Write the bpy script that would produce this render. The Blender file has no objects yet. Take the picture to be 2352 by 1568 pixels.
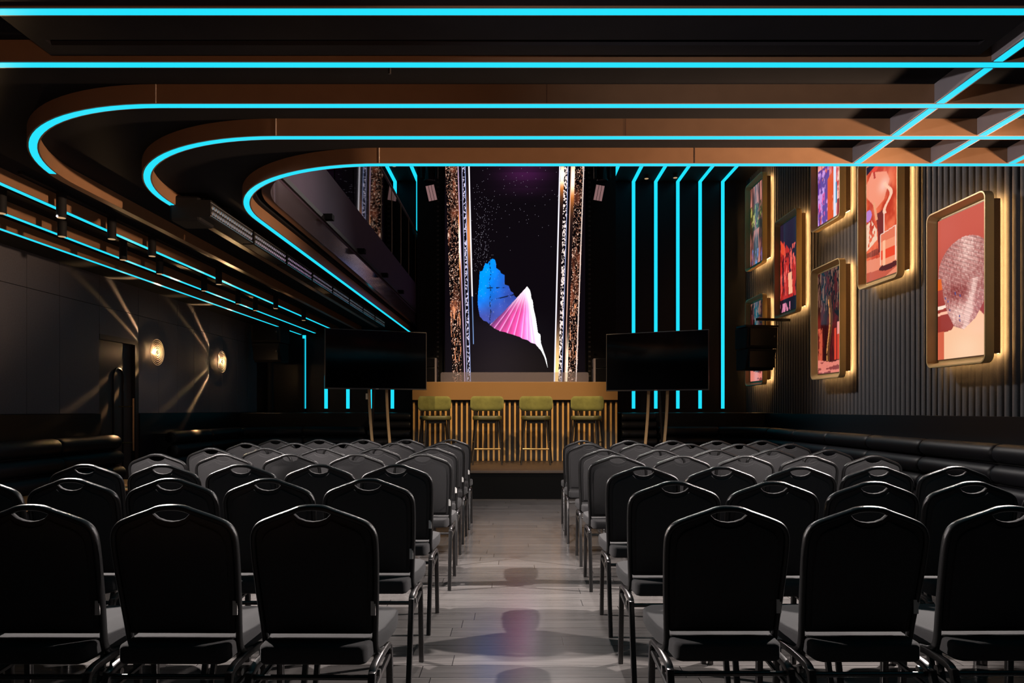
import bpy, bmesh, math, random
import numpy as np
from mathutils import Vector, Matrix

random.seed(7)
rng = np.random.default_rng(11)
S = bpy.context.scene
C = S.collection
PI = math.pi

# ------------------------------------------------------------------ camera, world, exposure
H = 1.25            # eye height
F = 1568.0          # focal length in pixels of the 2352 x 1568 frame
VX, VY = 1183.0, 941.0
cam = bpy.data.cameras.new('camera')
cam.sensor_fit = 'HORIZONTAL'; cam.sensor_width = 36.0
cam.lens = 36.0 * F / 2352.0
cam.shift_x = -(VX - 1176.0) / 2352.0
cam.shift_y = (VY - 784.0) / 2352.0
cam.clip_start = 0.05; cam.clip_end = 100
cam_ob = bpy.data.objects.new('camera', cam); C.objects.link(cam_ob)
cam_ob.location = (0, 0, H); cam_ob.rotation_euler = (PI/2, 0, 0)
S.camera = cam_ob

w = bpy.data.worlds.new('world'); S.world = w; w.use_nodes = True
w.node_tree.nodes['Background'].inputs[0].default_value = (0.0, 0.0, 0.0, 1)
S.view_settings.view_transform = 'Standard'; S.view_settings.look = 'None'
S.view_settings.gamma = 1.0; S.view_settings.use_curve_mapping = False
S.view_settings.exposure = 0.0

def lamp(kind, name, loc, color, energy, target=None, size=0.1, angle=60, blend=0.5, parent=None, sy=None):
    l = bpy.data.lights.new(name, kind); l.color = color; l.energy = energy
    if kind == 'SPOT':
        l.spot_size = math.radians(angle); l.spot_blend = blend; l.shadow_soft_size = size
    elif kind == 'POINT': l.shadow_soft_size = size
    elif kind == 'AREA':
        l.size = size
        if sy: l.shape = 'RECTANGLE'; l.size_y = sy
    o = bpy.data.objects.new(name, l); C.objects.link(o)
    o.location = loc
    if target is not None:
        d = Vector(target) - Vector(loc)
        o.rotation_euler = d.to_track_quat('-Z', 'Y').to_euler()
    if parent: o.parent = parent
    return o

WARM = (1.0, 0.70, 0.39); NEUT = (1.0, 0.91, 0.86)
# added fill spots without fixtures between the low ceiling beams, tilted on to the rows beyond the ceiling edge
for (x, e) in ((-2.3, 520), (-0.9, 240), (1.3, 260), (2.4, 330)):
    lamp('SPOT', 'tilted_fill', (x, 3.06, 2.68), NEUT, e, (x*0.95 - (0.3 if x < -2 else 0), 6.0, 0.75), 0.04, 46, 0.55)
# spotlights on the upper level behind the ceiling edge, on to the forward floor
for x in (-0.9, 1.6):
    lamp('SPOT', 'upper_spotlight', (x, 3.75, 5.35), NEUT, 420, (x*0.5, 7.6, 0.4), 0.05, 56, 0.7)
# spotlights over the front of the hall, on to the booth and stage
for x in (-2.9, 2.9):
    lamp('SPOT', 'booth_spotlight', (x*0.55, 7.9, 5.45), WARM, 800, (-x*0.12, 11.2, 1.0), 0.05, 42, 0.6)
# added wide fill spot, no fixture, high above the stage, facing the audience and the fluted wall
lamp('SPOT', 'front_fill', (0.6, 10.6, 5.5), NEUT, 1050, (3.2, 4.2, 1.2), 0.12, 105, 0.6)
# low ceiling lamps beside the first rows, shining sideways across the aisle
for s in (-1, 1):
    lamp('SPOT', 'side_spotlight', (s*3.3, 4.75, 2.6), NEUT, 1120, (0, 3.5, 0.3), 0.03, 75, 0.6)
# warm light of the next lit pictures along the right wall, beside the viewer
lamp('SPOT', 'side_picture_light', (4.2, 3.28, 1.8), (1.0, 0.64, 0.40), 420, (3.0, 4.1, 2.95), 0.12, 66, 0.8)
lamp('SPOT', 'side_picture_light', (4.2, 3.28, 1.8), (1.0, 0.64, 0.40), 2000, (-0.4, 4.1, 3.0), 0.12, 38, 0.9)

# added fill spots low behind the viewer, brightening the beam faces
lamp('SPOT', 'rear_fill', (0.6, -1.4, 0.9), (1.0, 0.52, 0.30), 120, (-1.9, 4.0, 2.95), 0.1, 44, 0.9)
lamp('SPOT', 'rear_fill', (-4.0, -1.6, 1.3), (1.0, 0.9, 0.9), 700, (2.4, 3.4, 3.0), 0.1, 26, 0.9)

# ------------------------------------------------------------------ helpers
def P(x, y, d):                       # the point seen at pixel (x, y), d metres away
    return ((x - VX) * d / F, d, H + (VY - y) * d / F)

MATS = {}
def mat(name, color, rough=0.5, metal=0.0, spec=0.5, emit=None, es=1.0, noise=0.0, nscale=30.0, bump=0.0, bscale=200.0, sheen=0.0, coat=0.0):
    if name in MATS: return MATS[name]
    m = bpy.data.materials.new(name); m.use_nodes = True
    nt = m.node_tree; b = nt.nodes['Principled BSDF']
    b.inputs['Base Color'].default_value = (*color, 1)
    b.inputs['Roughness'].default_value = rough; b.inputs['Metallic'].default_value = metal
    b.inputs['Specular IOR Level'].default_value = spec
    if sheen: b.inputs['Sheen Weight'].default_value = sheen; b.inputs['Sheen Roughness'].default_value = 0.4
    if coat: b.inputs['Coat Weight'].default_value = coat; b.inputs['Coat Roughness'].default_value = 0.08
    if emit is not None:
        b.inputs['Emission Color'].default_value = (*emit, 1); b.inputs['Emission Strength'].default_value = es
    tc = None
    if noise or bump:
        tc = nt.nodes.new('ShaderNodeTexCoord')
    if noise:
        n = nt.nodes.new('ShaderNodeTexNoise'); n.inputs['Scale'].default_value = nscale; n.inputs['Detail'].default_value = 6
        r = nt.nodes.new('ShaderNodeMix'); r.data_type = 'RGBA'
        r.inputs[6].default_value = (*[c*(1-noise) for c in color], 1); r.inputs[7].default_value = (*[min(1, c*(1+noise)) for c in color], 1)
        nt.links.new(tc.outputs['Object'], n.inputs['Vector']); nt.links.new(n.outputs['Fac'], r.inputs[0])
        nt.links.new(r.outputs[2], b.inputs['Base Color'])
    if bump:
        n2 = nt.nodes.new('ShaderNodeTexNoise'); n2.inputs['Scale'].default_value = bscale; n2.inputs['Detail'].default_value = 3
        bp = nt.nodes.new('ShaderNodeBump'); bp.inputs['Strength'].default_value = bump; bp.inputs['Distance'].default_value = 0.004
        nt.links.new(tc.outputs['Object'], n2.inputs['Vector']); nt.links.new(n2.outputs['Fac'], bp.inputs['Height'])
        nt.links.new(bp.outputs['Normal'], b.inputs['Normal'])
    MATS[name] = m; return m

class MB:
    def __init__(s): s.v = []; s.f = []; s.mi = []; s.cur = 0
    def face(s, idx): s.f.append(tuple(idx)); s.mi.append(s.cur)
    def box(s, x0, x1, y0, y1, z0, z1):
        n = len(s.v)
        s.v += [(x0,y0,z0),(x1,y0,z0),(x1,y1,z0),(x0,y1,z0),(x0,y0,z1),(x1,y0,z1),(x1,y1,z1),(x0,y1,z1)]
        for q in ((0,3,2,1),(4,5,6,7),(0,1,5,4),(1,2,6,5),(2,3,7,6),(3,0,4,7)): s.face([n+i for i in q])
        return s
    def prism(s, pts, a, b, axis='z', shear=None):
        """polygon pts extruded from a to b along axis; pts are the other two coordinates in order"""
        n = len(s.v); k = len(pts)
        for c in (a, b):
            for (p, q) in pts:
                s.v.append({'z': (p,q,c), 'y': (p,c,q), 'x': (c,p,q)}[axis])
        s.face(list(range(n+k-1, n-1, -1))); s.face(list(range(n+k, n+2*k)))
        for i in range(k):
            j = (i+1) % k; s.face((n+i, n+j, n+k+j, n+k+i))
        return s
    def sweep(s, path, prof, nrm, closed=False, caps=True):
        path = [Vector(p) for p in path]; N = len(path); k = len(prof); n0 = len(s.v); nrm = Vector(nrm).normalized()
        for i, p in enumerate(path):
            if closed: a, b = path[i-1], path[(i+1) % N]
            else: a, b = path[max(i-1, 0)], path[min(i+1, N-1)]
            t = (b - a).normalized()
            side = t.cross(nrm); side.normalize()
            sc = 1.0
            if (closed or 0 < i < N-1):
                t1 = (p - a); t2 = (b - p)
                if t1.length > 1e-9 and t2.length > 1e-9:
                    c = max(-1, min(1, t1.normalized().dot(t2.normalized())))
                    sc = 1/ max(0.5, math.sqrt((1+c)/2))
            nn = side.cross(t).normalized()
            for (u, v) in prof: s.v.append(tuple(p + side*(u*sc) + nn*v))
        segs = N if closed else N-1
        for i in range(segs):
            i2 = (i+1) % N
            for j in range(k):
                j2 = (j+1) % k
                s.face((n0+i*k+j, n0+i2*k+j, n0+i2*k+j2, n0+i*k+j2))
        if caps and not closed:
            s.face([n0+j for j in range(k-1, -1, -1)]); s.face([n0+(N-1)*k+j for j in range(k)])
        return s
    def cyl(s, p, q, r, seg=12, r2=None):
        p, q = Vector(p), Vector(q); t = (q-p).normalized()
        a = t.orthogonal().normalized(); b = t.cross(a); n = len(s.v)
        r2 = r if r2 is None else r2
        for (c, rr) in ((p, r), (q, r2)):
            for i in range(seg):
                th = 2*PI*i/seg; s.v.append(tuple(c + a*(rr*math.cos(th)) + b*(rr*math.sin(th))))
        for i in range(seg):
            j = (i+1) % seg; s.face((n+i, n+j, n+seg+j, n+seg+i))
        s.face(list(range(n+seg-1, n-1, -1))); s.face(list(range(n+seg, n+2*seg)))
        return s
    def lathe(s, prof, center, axis='z', seg=24):
        """prof: (radius, height along axis) list; closed loop when first == last"""
        n = len(s.v); k = len(prof); cx, cy, cz = center
        for i in range(seg):
            th = 2*PI*i/seg
            for (r, h) in prof:
                a, b = r*math.cos(th), r*math.sin(th)
                s.v.append({'z': (cx+a, cy+b, cz+h), 'x': (cx+h, cy+a, cz+b), 'y': (cx+a, cy+h, cz+b)}[axis])
        for i in range(seg):
            j = (i+1) % seg
            for m in range(k-1): s.face((n+i*k+m, n+j*k+m, n+j*k+m+1, n+i*k+m+1))
        return s
    def obj(s, name, mats, parent=None, smooth=None, bevel=0.0, bseg=2, loc=None):
        me = bpy.data.meshes.new(name); me.from_pydata([tuple(map(float, v)) for v in s.v], [], s.f)
        if not isinstance(mats, (list, tuple)): mats = [mats]
        for m in mats: me.materials.append(m)
        if any(s.mi): me.polygons.foreach_set('material_index', s.mi)
        bm = bmesh.new(); bm.from_mesh(me)
        bmesh.ops.remove_doubles(bm, verts=bm.verts, dist=1e-6)
        bmesh.ops.recalc_face_normals(bm, faces=bm.faces)
        if bevel:
            ed = [e for e in bm.edges if len(e.link_faces) == 2 and e.calc_face_angle(0) > 0.6]
            bmesh.ops.bevel(bm, geom=ed, offset=bevel, segments=bseg, affect='EDGES', profile=0.5, clamp_overlap=True)
        if smooth is not None:
            for f in bm.faces: f.smooth = True
            for e in bm.edges:
                if len(e.link_faces) == 2 and e.calc_face_angle(0) > math.radians(smooth): e.smooth = False
        bm.to_mesh(me); bm.free()
        o = bpy.data.objects.new(name, me); C.objects.link(o)
        if loc is not None: o.location = loc
        if parent is not None: o.parent = parent
        return o

def tag(o, label, cat, group=None, kind=None):
    if label: o['label'] = label
    if cat: o['category'] = cat
    if group: o['group'] = group
    if kind: o['kind'] = kind
    return o
def struct(o): o['kind'] = 'structure'; return o
def thing(name, label, cat, loc=(0,0,0), rz=0.0, group=None):
    o = bpy.data.objects.new(name, None); C.objects.link(o)
    o.empty_display_size = 0.1; o.location = loc; o.rotation_euler = (0, 0, rz)
    return tag(o, label, cat, group)
def dup(root, loc, rz=0.0, label=None, scale=None):
    r = root.copy(); C.objects.link(r); r.location = loc; r.rotation_euler = (0, 0, rz)
    if label: r['label'] = label
    if scale: r.scale = scale
    for ch in list(root.children):
        c = ch.copy(); C.objects.link(c); c.parent = r
        for g in list(ch.children):
            d = g.copy(); C.objects.link(d); d.parent = c
    return r
def oval(rx, ry, n=10): return [(rx*math.cos(2*PI*i/n), ry*math.sin(2*PI*i/n)) for i in range(n)]
def rrect(w_, h_, r, n=3):
    pts = []
    for (cx, cy, a0) in ((w_/2-r, h_/2-r, 0), (-w_/2+r, h_/2-r, PI/2), (-w_/2+r, -h_/2+r, PI), (w_/2-r, -h_/2+r, 1.5*PI)):
        for i in range(n+1):
            a = a0 + PI/2*i/n; pts.append((cx + r*math.cos(a), cy + r*math.sin(a)))
    return pts
def smoothpath(pts, n=6):
    """Catmull-Rom through pts"""
    out = []; q = [Vector(p) for p in pts]
    for i in range(len(q)-1):
        p0, p1, p2, p3 = q[max(i-1,0)], q[i], q[i+1], q[min(i+2, len(q)-1)]
        for k in range(n):
            t = k/n
            out.append(0.5*((2*p1) + (-p0+p2)*t + (2*p0-5*p1+4*p2-p3)*t*t + (-p0+3*p1-3*p2+p3)*t**3))
    out.append(q[-1]); return out

# ------------------------------------------------------------------ materials
M_black = mat('matte_black', (0.007, 0.007, 0.008), 0.75, spec=0.25, noise=0.3)
M_blackgloss = mat('black_lacquer', (0.006, 0.006, 0.008), 0.32, spec=0.3, noise=0.3)
M_ceil = mat('dark_ceiling_paint', (0.012, 0.012, 0.014), 0.8, spec=0.1, noise=0.25, nscale=6)
M_bronze = mat('bronze_brown_cladding', (0.24, 0.13, 0.07), 0.38, noise=0.12, nscale=12)
M_greybeam = mat('grey_lacquered_beam', (0.32, 0.29, 0.31), 0.5, noise=0.1, nscale=10)
M_cyan = mat('cyan_led_diffuser', (0.0, 0.0, 0.0), 0.6, emit=(0.012, 0.69, 0.93), es=1.12)
M_felt = mat('charcoal_felt', (0.084, 0.086, 0.094), 0.95, spec=0.1, noise=0.35, nscale=160, bump=0.5, bscale=400)
M_feltwall = mat('dark_felt_panel', (0.10, 0.098, 0.118), 0.7, spec=0.3, noise=0.2, nscale=60, bump=0.2, bscale=300)
M_fabric = mat('black_chair_fabric', (0.05, 0.048, 0.05), 0.95, spec=0.15, noise=0.35, nscale=420, bump=0.25, bscale=900, sheen=0.15)
M_frame = mat('hammered_black_metal', (0.035, 0.034, 0.035), 0.3, metal=0.6, noise=0.4, nscale=500, bump=0.25, bscale=600)
M_leg = mat('worn_black_steel', (0.10, 0.095, 0.095), 0.3, metal=0.8, noise=0.4, nscale=180)
M_white = mat('white_tag', (0.7, 0.68, 0.66), 0.6)
M_gold = mat('satin_gold_paint', (0.72, 0.49, 0.21), 0.4, metal=0.25, noise=0.06, nscale=8)
M_amber = mat('amber_booth_lacquer', (0.30, 0.165, 0.06), 0.5, noise=0.05, nscale=4)
M_brass = mat('polished_brass', (0.75, 0.5, 0.2), 0.22, metal=1.0)
M_leather = mat('black_leather', (0.0045, 0.0045, 0.0065), 0.46, spec=0.20, noise=0.3, nscale=40, bump=0.15, bscale=250)
M_tan = mat('tan_oak_shelf', (0.32, 0.16, 0.06), 0.5, noise=0.25, nscale=18)
M_velvet = mat('olive_velvet', (0.19, 0.19, 0.055), 0.8, spec=0.2, noise=0.35, nscale=14, sheen=0.5)
M_greenleather = mat('dark_green_leather', (0.09, 0.085, 0.03), 0.38, noise=0.2, nscale=20)
M_oak = mat('oak_leg', (0.45, 0.29, 0.14), 0.5, noise=0.15, nscale=30)
M_tv = mat('switched_off_screen', (0.001, 0.001, 0.0015), 0.07, spec=0.25)
M_tvrim = mat('dark_silver_rim', (0.13, 0.12, 0.12), 0.35, metal=0.8)
M_darkwood = mat('dark_brown_panel', (0.012, 0.006, 0.003), 0.45, noise=0.3, nscale=15)
M_halo = mat('warm_led_line', (0, 0, 0), 0.6, emit=(1.0, 0.52, 0.17), es=100.0)
M_mesh = mat('gold_mesh_box', (0.16, 0.09, 0.04), 0.6, metal=0.4, noise=0.6, nscale=260)
M_bulb = mat('warm_bulb', (0, 0, 0), 0.5, emit=(1.0, 0.64, 0.32), es=14.0)
M_lens = mat('clear_lens', (0.8, 0.85, 0.95), 0.25, metal=0.9)
M_spotglow = mat('warm_lamp_face', (0, 0, 0), 0.5, emit=(1.0, 0.62, 0.32), es=0.5)
M_fasciaup = mat('grey_fascia_paint', (0.055, 0.043, 0.075), 0.85, spec=0.1, noise=0.08, nscale=5)
M_fasciagl = mat('glossy_smoked_panel', (0.22, 0.17, 0.19), 0.13, metal=0.85, noise=0.08, nscale=5)
M_deck = mat('brown_stage_boards', (0.05, 0.031, 0.019), 0.5, noise=0.3, nscale=9)
M_blinder = mat('pink_led_panel', (0.1, 0.06, 0.06), 0.5, emit=(0.33, 0.18, 0.18), es=0.7)

def glass_mat(name, tint, alpha, rough=0.03):
    m = bpy.data.materials.new(name); m.use_nodes = True; nt = m.node_tree
    for n in list(nt.nodes): nt.nodes.remove(n)
    o = nt.nodes.new('ShaderNodeOutputMaterial'); t = nt.nodes.new('ShaderNodeBsdfTransparent'); g = nt.nodes.new('ShaderNodeBsdfGlossy')
    mx = nt.nodes.new('ShaderNodeMixShader'); fr = nt.nodes.new('ShaderNodeFresnel'); fr.inputs['IOR'].default_value = 1.5
    ad = nt.nodes.new('ShaderNodeMath'); ad.operation = 'ADD'; ad.inputs[1].default_value = alpha; ad.use_clamp = True
    t.inputs[0].default_value = (*tint, 1); g.inputs['Roughness'].default_value = rough
    nt.links.new(fr.outputs[0], ad.inputs[0]); nt.links.new(ad.outputs[0], mx.inputs[0])
    nt.links.new(t.outputs[0], mx.inputs[1]); nt.links.new(g.outputs[0], mx.inputs[2]); nt.links.new(mx.outputs[0], o.inputs[0])
    return m
M_glass = glass_mat('balustrade_glass', (0.16, 0.2, 0.2), 0.08)
def ripple_glass():
    m = bpy.data.materials.new('rippled_glass'); m.use_nodes = True; nt = m.node_tree
    for n in list(nt.nodes): nt.nodes.remove(n)
    N = nt.nodes.new; o = N('ShaderNodeOutputMaterial'); t = N('ShaderNodeBsdfTransparent'); tl = N('ShaderNodeBsdfTranslucent'); g = N('ShaderNodeBsdfGlossy')
    t.inputs[0].default_value = (0.95, 0.9, 0.82, 1); tl.inputs[0].default_value = (0.8, 0.6, 0.4, 1); g.inputs['Roughness'].default_value = 0.12
    lw = N('ShaderNodeLayerWeight'); lw.inputs[0].default_value = 0.45
    m1 = N('ShaderNodeMixShader'); m1.inputs[0].default_value = 0.3; m2 = N('ShaderNodeMixShader')
    nt.links.new(t.outputs[0], m1.inputs[1]); nt.links.new(tl.outputs[0], m1.inputs[2]); nt.links.new(lw.outputs['Facing'], m2.inputs[0])
    nt.links.new(m1.outputs[0], m2.inputs[1]); nt.links.new(g.outputs[0], m2.inputs[2]); nt.links.new(m2.outputs[0], o.inputs[0]); return m
M_discglass = ripple_glass()
M_frost = mat('frosted_glass_ring', (0.8, 0.7, 0.58), 0.4, noise=0.02)
M_frost.node_tree.nodes['Principled BSDF'].inputs['Transmission Weight'].default_value = 0.6
def acrylic():
    m = bpy.data.materials.new('frosted_acrylic'); m.use_nodes = True; nt = m.node_tree
    for n in list(nt.nodes): nt.nodes.remove(n)
    o = nt.nodes.new('ShaderNodeOutputMaterial'); t = nt.nodes.new('ShaderNodeBsdfTransparent'); d = nt.nodes.new('ShaderNodeBsdfPrincipled')
    d.inputs['Base Color'].default_value = (0.3, 0.27, 0.33, 1); d.inputs['Roughness'].default_value = 0.15
    mx = nt.nodes.new('ShaderNodeMixShader'); mx.inputs[0].default_value = 0.3
    nt.links.new(t.outputs[0], mx.inputs[1]); nt.links.new(d.outputs[0], mx.inputs[2]); nt.links.new(mx.outputs[0], o.inputs[0])
    return m
M_acrylic = acrylic()

def floor_mat():
    m = bpy.data.materials.new('grey_plank_floor'); m.use_nodes = True; nt = m.node_tree; b = nt.nodes['Principled BSDF']
    N = nt.nodes.new; tc = N('ShaderNodeTexCoord'); sx = N('ShaderNodeSeparateXYZ'); cb = N('ShaderNodeCombineXYZ')
    dv = N('ShaderNodeMath'); dv.operation = 'DIVIDE'; dv.inputs[1].default_value = 0.145
    fl = N('ShaderNodeMath'); fl.operation = 'FLOOR'; wn = N('ShaderNodeTexWhiteNoise'); wn.noise_dimensions = '1D'
    mu = N('ShaderNodeMath'); mu.operation = 'MULTIPLY_ADD'; mu.inputs[1].default_value = 1.25
    nt.links.new(tc.outputs['Object'], sx.inputs[0]); nt.links.new(sx.outputs[1], dv.inputs[0]); nt.links.new(dv.outputs[0], fl.inputs[0]); nt.links.new(fl.outputs[0], wn.inputs['W'])
    nt.links.new(wn.outputs['Value'], mu.inputs[0]); nt.links.new(sx.outputs[0], mu.inputs[2]); nt.links.new(mu.outputs[0], cb.inputs[0]); nt.links.new(sx.outputs[1], cb.inputs[1])
    br = nt.nodes.new('ShaderNodeTexBrick'); br.offset = 0.0; br.offset_frequency = 2
    br.inputs['Scale'].default_value = 1.0; br.inputs['Brick Width'].default_value = 1.25; br.inputs['Row Height'].default_value = 0.145
    br.inputs['Mortar Size'].default_value = 0.0022; br.inputs['Mortar Smooth'].default_value = 0.1
    br.inputs['Color1'].default_value = (0.142, 0.130, 0.126, 1); br.inputs['Color2'].default_value = (0.190, 0.175, 0.168, 1); br.inputs['Mortar'].default_value = (0.02, 0.018, 0.018, 1)
    mp = nt.nodes.new('ShaderNodeMapping'); mp.inputs['Scale'].default_value = (1.6, 38, 1)
    n = nt.nodes.new('ShaderNodeTexNoise'); n.inputs['Scale'].default_value = 1.6; n.inputs['Detail'].default_value = 8; n.inputs['Roughness'].default_value = 0.65
    rp = nt.nodes.new('ShaderNodeMapRange'); rp.inputs[1].default_value = 0.25; rp.inputs[2].default_value = 0.75; rp.inputs[3].default_value = 0.55; rp.inputs[4].default_value = 1.25
    mx = nt.nodes.new('ShaderNodeMix'); mx.data_type = 'RGBA'; mx.blend_type = 'MULTIPLY'; mx.inputs[0].default_value = 1.0
    nt.links.new(cb.outputs[0], br.inputs['Vector']); nt.links.new(cb.outputs[0], mp.inputs['Vector'])
    nt.links.new(mp.outputs[0], n.inputs['Vector']); nt.links.new(n.outputs['Fac'], rp.inputs[0])
    nt.links.new(br.outputs['Color'], mx.inputs[6]); nt.links.new(rp.outputs[0], mx.inputs[7])
    nt.links.new(mx.outputs[2], b.inputs['Base Color'])
    b.inputs['Roughness'].default_value = 0.19; b.inputs['Specular IOR Level'].default_value = 1.0
    bp = nt.nodes.new('ShaderNodeBump'); bp.inputs['Strength'].default_value = 0.12; bp.inputs['Distance'].default_value = 0.002
    nt.links.new(n.outputs['Fac'], bp.inputs['Height']); nt.links.new(bp.outputs[0], b.inputs['Normal'])
    return m

def picture_mat(name, strength, rough, spec=0.5):
    m = bpy.data.materials.new(name); m.use_nodes = True; nt = m.node_tree; b = nt.nodes['Principled BSDF']
    a = nt.nodes.new('ShaderNodeAttribute'); a.attribute_name = 'picture'
    b.inputs['Base Color'].default_value = (0.004, 0.004, 0.004, 1); b.inputs['Roughness'].default_value = rough; b.inputs['Specular IOR Level'].default_value = spec
    nt.links.new(a.outputs['Color'], b.inputs['Emission Color']); b.inputs['Emission Strength'].default_value = strength
    return m

def picture(name, rgb, p00, du, dv, material, parent=None):
    """flat picture: rgb array (rows from the bottom, columns, 3) in display colours, on a fine grid from p00 along du, dv"""
    h, w_ = rgb.shape[:2]
    lin = np.where(rgb <= 0.04045, rgb/12.92, ((np.clip(rgb, 0, 1)+0.055)/1.055)**2.4)
    U, V = np.meshgrid(np.linspace(0, 1, w_), np.linspace(0, 1, h))
    co = np.array(p00)[None, None] + U[..., None]*np.array(du) + V[..., None]*np.array(dv)
    me = bpy.data.meshes.new(name)
    me.vertices.add(h*w_); me.vertices.foreach_set('co', co.reshape(-1).astype(np.float32))
    i = (np.arange(h-1)[:, None]*w_ + np.arange(w_-1)[None]).reshape(-1)
    quads = np.stack([i, i+1, i+1+w_, i+w_], 1).astype(np.int32)
    nq = len(quads)
    me.loops.add(nq*4); me.loops.foreach_set('vertex_index', quads.reshape(-1))
    me.polygons.add(nq); me.polygons.foreach_set('loop_start', np.arange(0, nq*4, 4, dtype=np.int32))
    me.update(calc_edges=True); me.validate()
    at = me.attributes.new('picture', 'FLOAT_COLOR', 'POINT')
    at.data.foreach_set('color', np.concatenate([lin, np.ones((h, w_, 1))], 2).reshape(-1).astype(np.float32))
    me.materials.append(material)
    o = bpy.data.objects.new(name, me); C.objects.link(o)
    if parent: o.parent = parent
    return o

# ------------------------------------------------------------------ the room
XL, XR, YB, YN = -4.75, 4.40, 13.2, -2.6
XW = 4.49                          # flutes of the right wall
ZL, ZC, ZH = 2.70, 2.79, 5.66       # underside of the beams, low ceiling, high ceiling
struct(MB().box(XL-0.2, XR+0.2, YN-0.2, YB+0.2, -0.1, 0).obj('floor', floor_mat()))
struct(MB().box(XL-0.2, XR+0.2, 3.0, YB+0.2, ZH, ZH+0.1).obj('ceiling', M_black))
# low ceiling with its curved cut-out
def arc(cx, cy, r, a0, a1, n=16): return [(cx + r*math.cos(a0+(a1-a0)*i/n), cy + r*math.sin(a0+(a1-a0)*i/n)) for i in range(n+1)]
CX5, CY5 = -0.80, 5.20
edge = [(XW+0.1, YN), (XW+0.1, 4.10)] + arc(CX5, CY5, 1.10, -PI/2, -PI, 18) + [(-1.90, YB), (XL-0.1, YB), (XL-0.1, YN)]
struct(MB().prism(edge, ZC, 2.90).obj('ceiling_low', M_ceil))
struct(MB().box(XL-0.2, XR+0.2, 2.6, 2.8, 2.9, ZH).obj('wall_upper', M_black))
struct(MB().box(XL-0.2, XR+0.2, YN-0.2, YN, 0, ZC).obj('wall_rear', M_black))
struct(MB().box(XL-0.2, XR+0.2, YB, YB+0.2, 0, ZH).obj('wall_back', mat('navy_black_wall', (0.005, 0.008, 0.015), 0.4, spec=0.3, noise=0.2)))
# left wall: dark carcass and felt panels with open seams
struct(MB().box(XL-0.2, XL-0.05, YN, 12.56, 0, ZH).obj('wall_left', M_black))
seams = [-2.6, -1.9, -1.2, -0.5, 0.2, 0.9, 1.6, 2.4, 3.2, 4.0, 4.8, 5.5, 6.15, 6.64, 7.12, 7.80, 8.61, 9.10, 9.60, 10.10, 10.60, 11.07, 11.67, 12.10, 12.56]
mb = MB()
for a, b in zip(seams[:-1], seams[1:]):
    z0 = 2.12 if abs(a-7.80) < 0.01 else 1.21
    if z0 < 2.0: mb.box(XL-0.06, XL, a+0.003, b-0.003, 1.21, 2.437)
    else: mb.box(XL-0.06, XL, a+0.003, b-0.003, 2.12, 2.437)
    mb.box(XL-0.06, XL, a+0.003, b-0.003, 2.443, ZC)
struct(mb.obj('wall_left_panels', M_feltwall))
mb = MB().box(XL-0.06, XL+0.02, YN, 7.80, 0, 1.205); mb.box(XL-0.06, XL+0.02, 8.61, 12.56, 0, 1.205)
struct(mb.obj('trim_1', M_blackgloss))
struct(MB().box(XL-0.06, XL, 12.56, YB, 0, ZC).obj('wall_left_recess', M_blackgloss))
# right wall: fluted felt, dark dado below
prof = []; y = 13.2; k = 0
mb = MB(); ys = []; pitch = 0.098; n = 7
yy = YB
vs = []
while yy > 3.3:
    for i in range(n):
        t = i/n; vs.append((XW - 0.034*math.sqrt(max(0, 1-(2*t-1)**2))**0.9, yy - t*pitch))
    yy -= pitch
n0 = 0
for (x_, y_) in vs: mb.v += [(x_, y_, 1.19), (x_, y_, ZH)]
for i in range(len(vs)-1): mb.face((2*i, 2*i+2, 2*i+3, 2*i+1))
struct(mb.obj('wall_right', M_felt, smooth=50))
struct(MB().box(XW+0.002, XW+0.2, YN, YB, 0, ZH).obj('wall_right_carcass', M_black))
struct(MB().box(XR-0.10, XW+0.001, YN, YB, 0, 1.19).obj('trim_2', M_blackgloss))

# door in the left wall
door = struct(MB().box(XL-0.09, XL-0.045, 7.80, 8.53, 0, 2.06).obj('door_1', mat('dark_door_lacquer', (0.035, 0.028, 0.026), 0.4)))
mb = MB()
gp = [(8.14, 0.2)] + [(8.14, 1.65)] + [(8.24 - 0.10*math.cos(a*PI/8), 1.65 + 0.10*math.sin(a*PI/8)) for a in range(1, 8)] + [(8.34, 1.65), (8.34, 0.2)]
mb.sweep([(XL-0.043, a, b) for a, b in gp], oval(0.014, 0.014, 8), (1, 0, 0))
mb.obj('arched_moulding', M_blackgloss, door, smooth=40)
mb = MB().box(XL-0.10, XL+0.004, 8.53, 8.61, 0, 2.06); mb.box(XL-0.10, XL+0.004, 7.80, 8.61, 2.06, 2.12)
mb.obj('door_frame', M_darkwood, door)
mb = MB().cyl((XL+0.13, 8.26, 0.755), (XL+0.13, 8.26, 1.39), 0.012)
h_ = mb.obj('door_handle', mat('copper_handle', (0.7, 0.42, 0.22), 0.3, metal=0.9), door, smooth=40)
for z in (0.85, 1.29):
    MB().cyl((XL-0.045, 8.26, z), (XL+0.13, 8.26, z), 0.008).obj('handle_mount', M_brass, h_, smooth=40)

# second door leaf with a long copper bar in the dark back left corner
d2 = struct(MB().box(-4.62, -4.05, 13.10, 13.18, 1.20, 2.62).obj('door_2', M_blackgloss))
x_, y_, z_ = P(619, 887, 12.95)
MB().cyl((x_, 12.98, 1.22), (x_, 12.98, z_), 0.012).obj('door_handle', MATS['copper_handle'], d2, smooth=40)

# raised ledge along the back wall, on both sides of the screen
for nm, (a, b) in (('trim_3', (XL-0.04, -1.75)), ('trim_4', (1.80, XW-0.04))):
    struct(MB().box(a, b, 11.75, YB, 0, 1.20).obj(nm, M_blackgloss, bevel=0.01))
    
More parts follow.
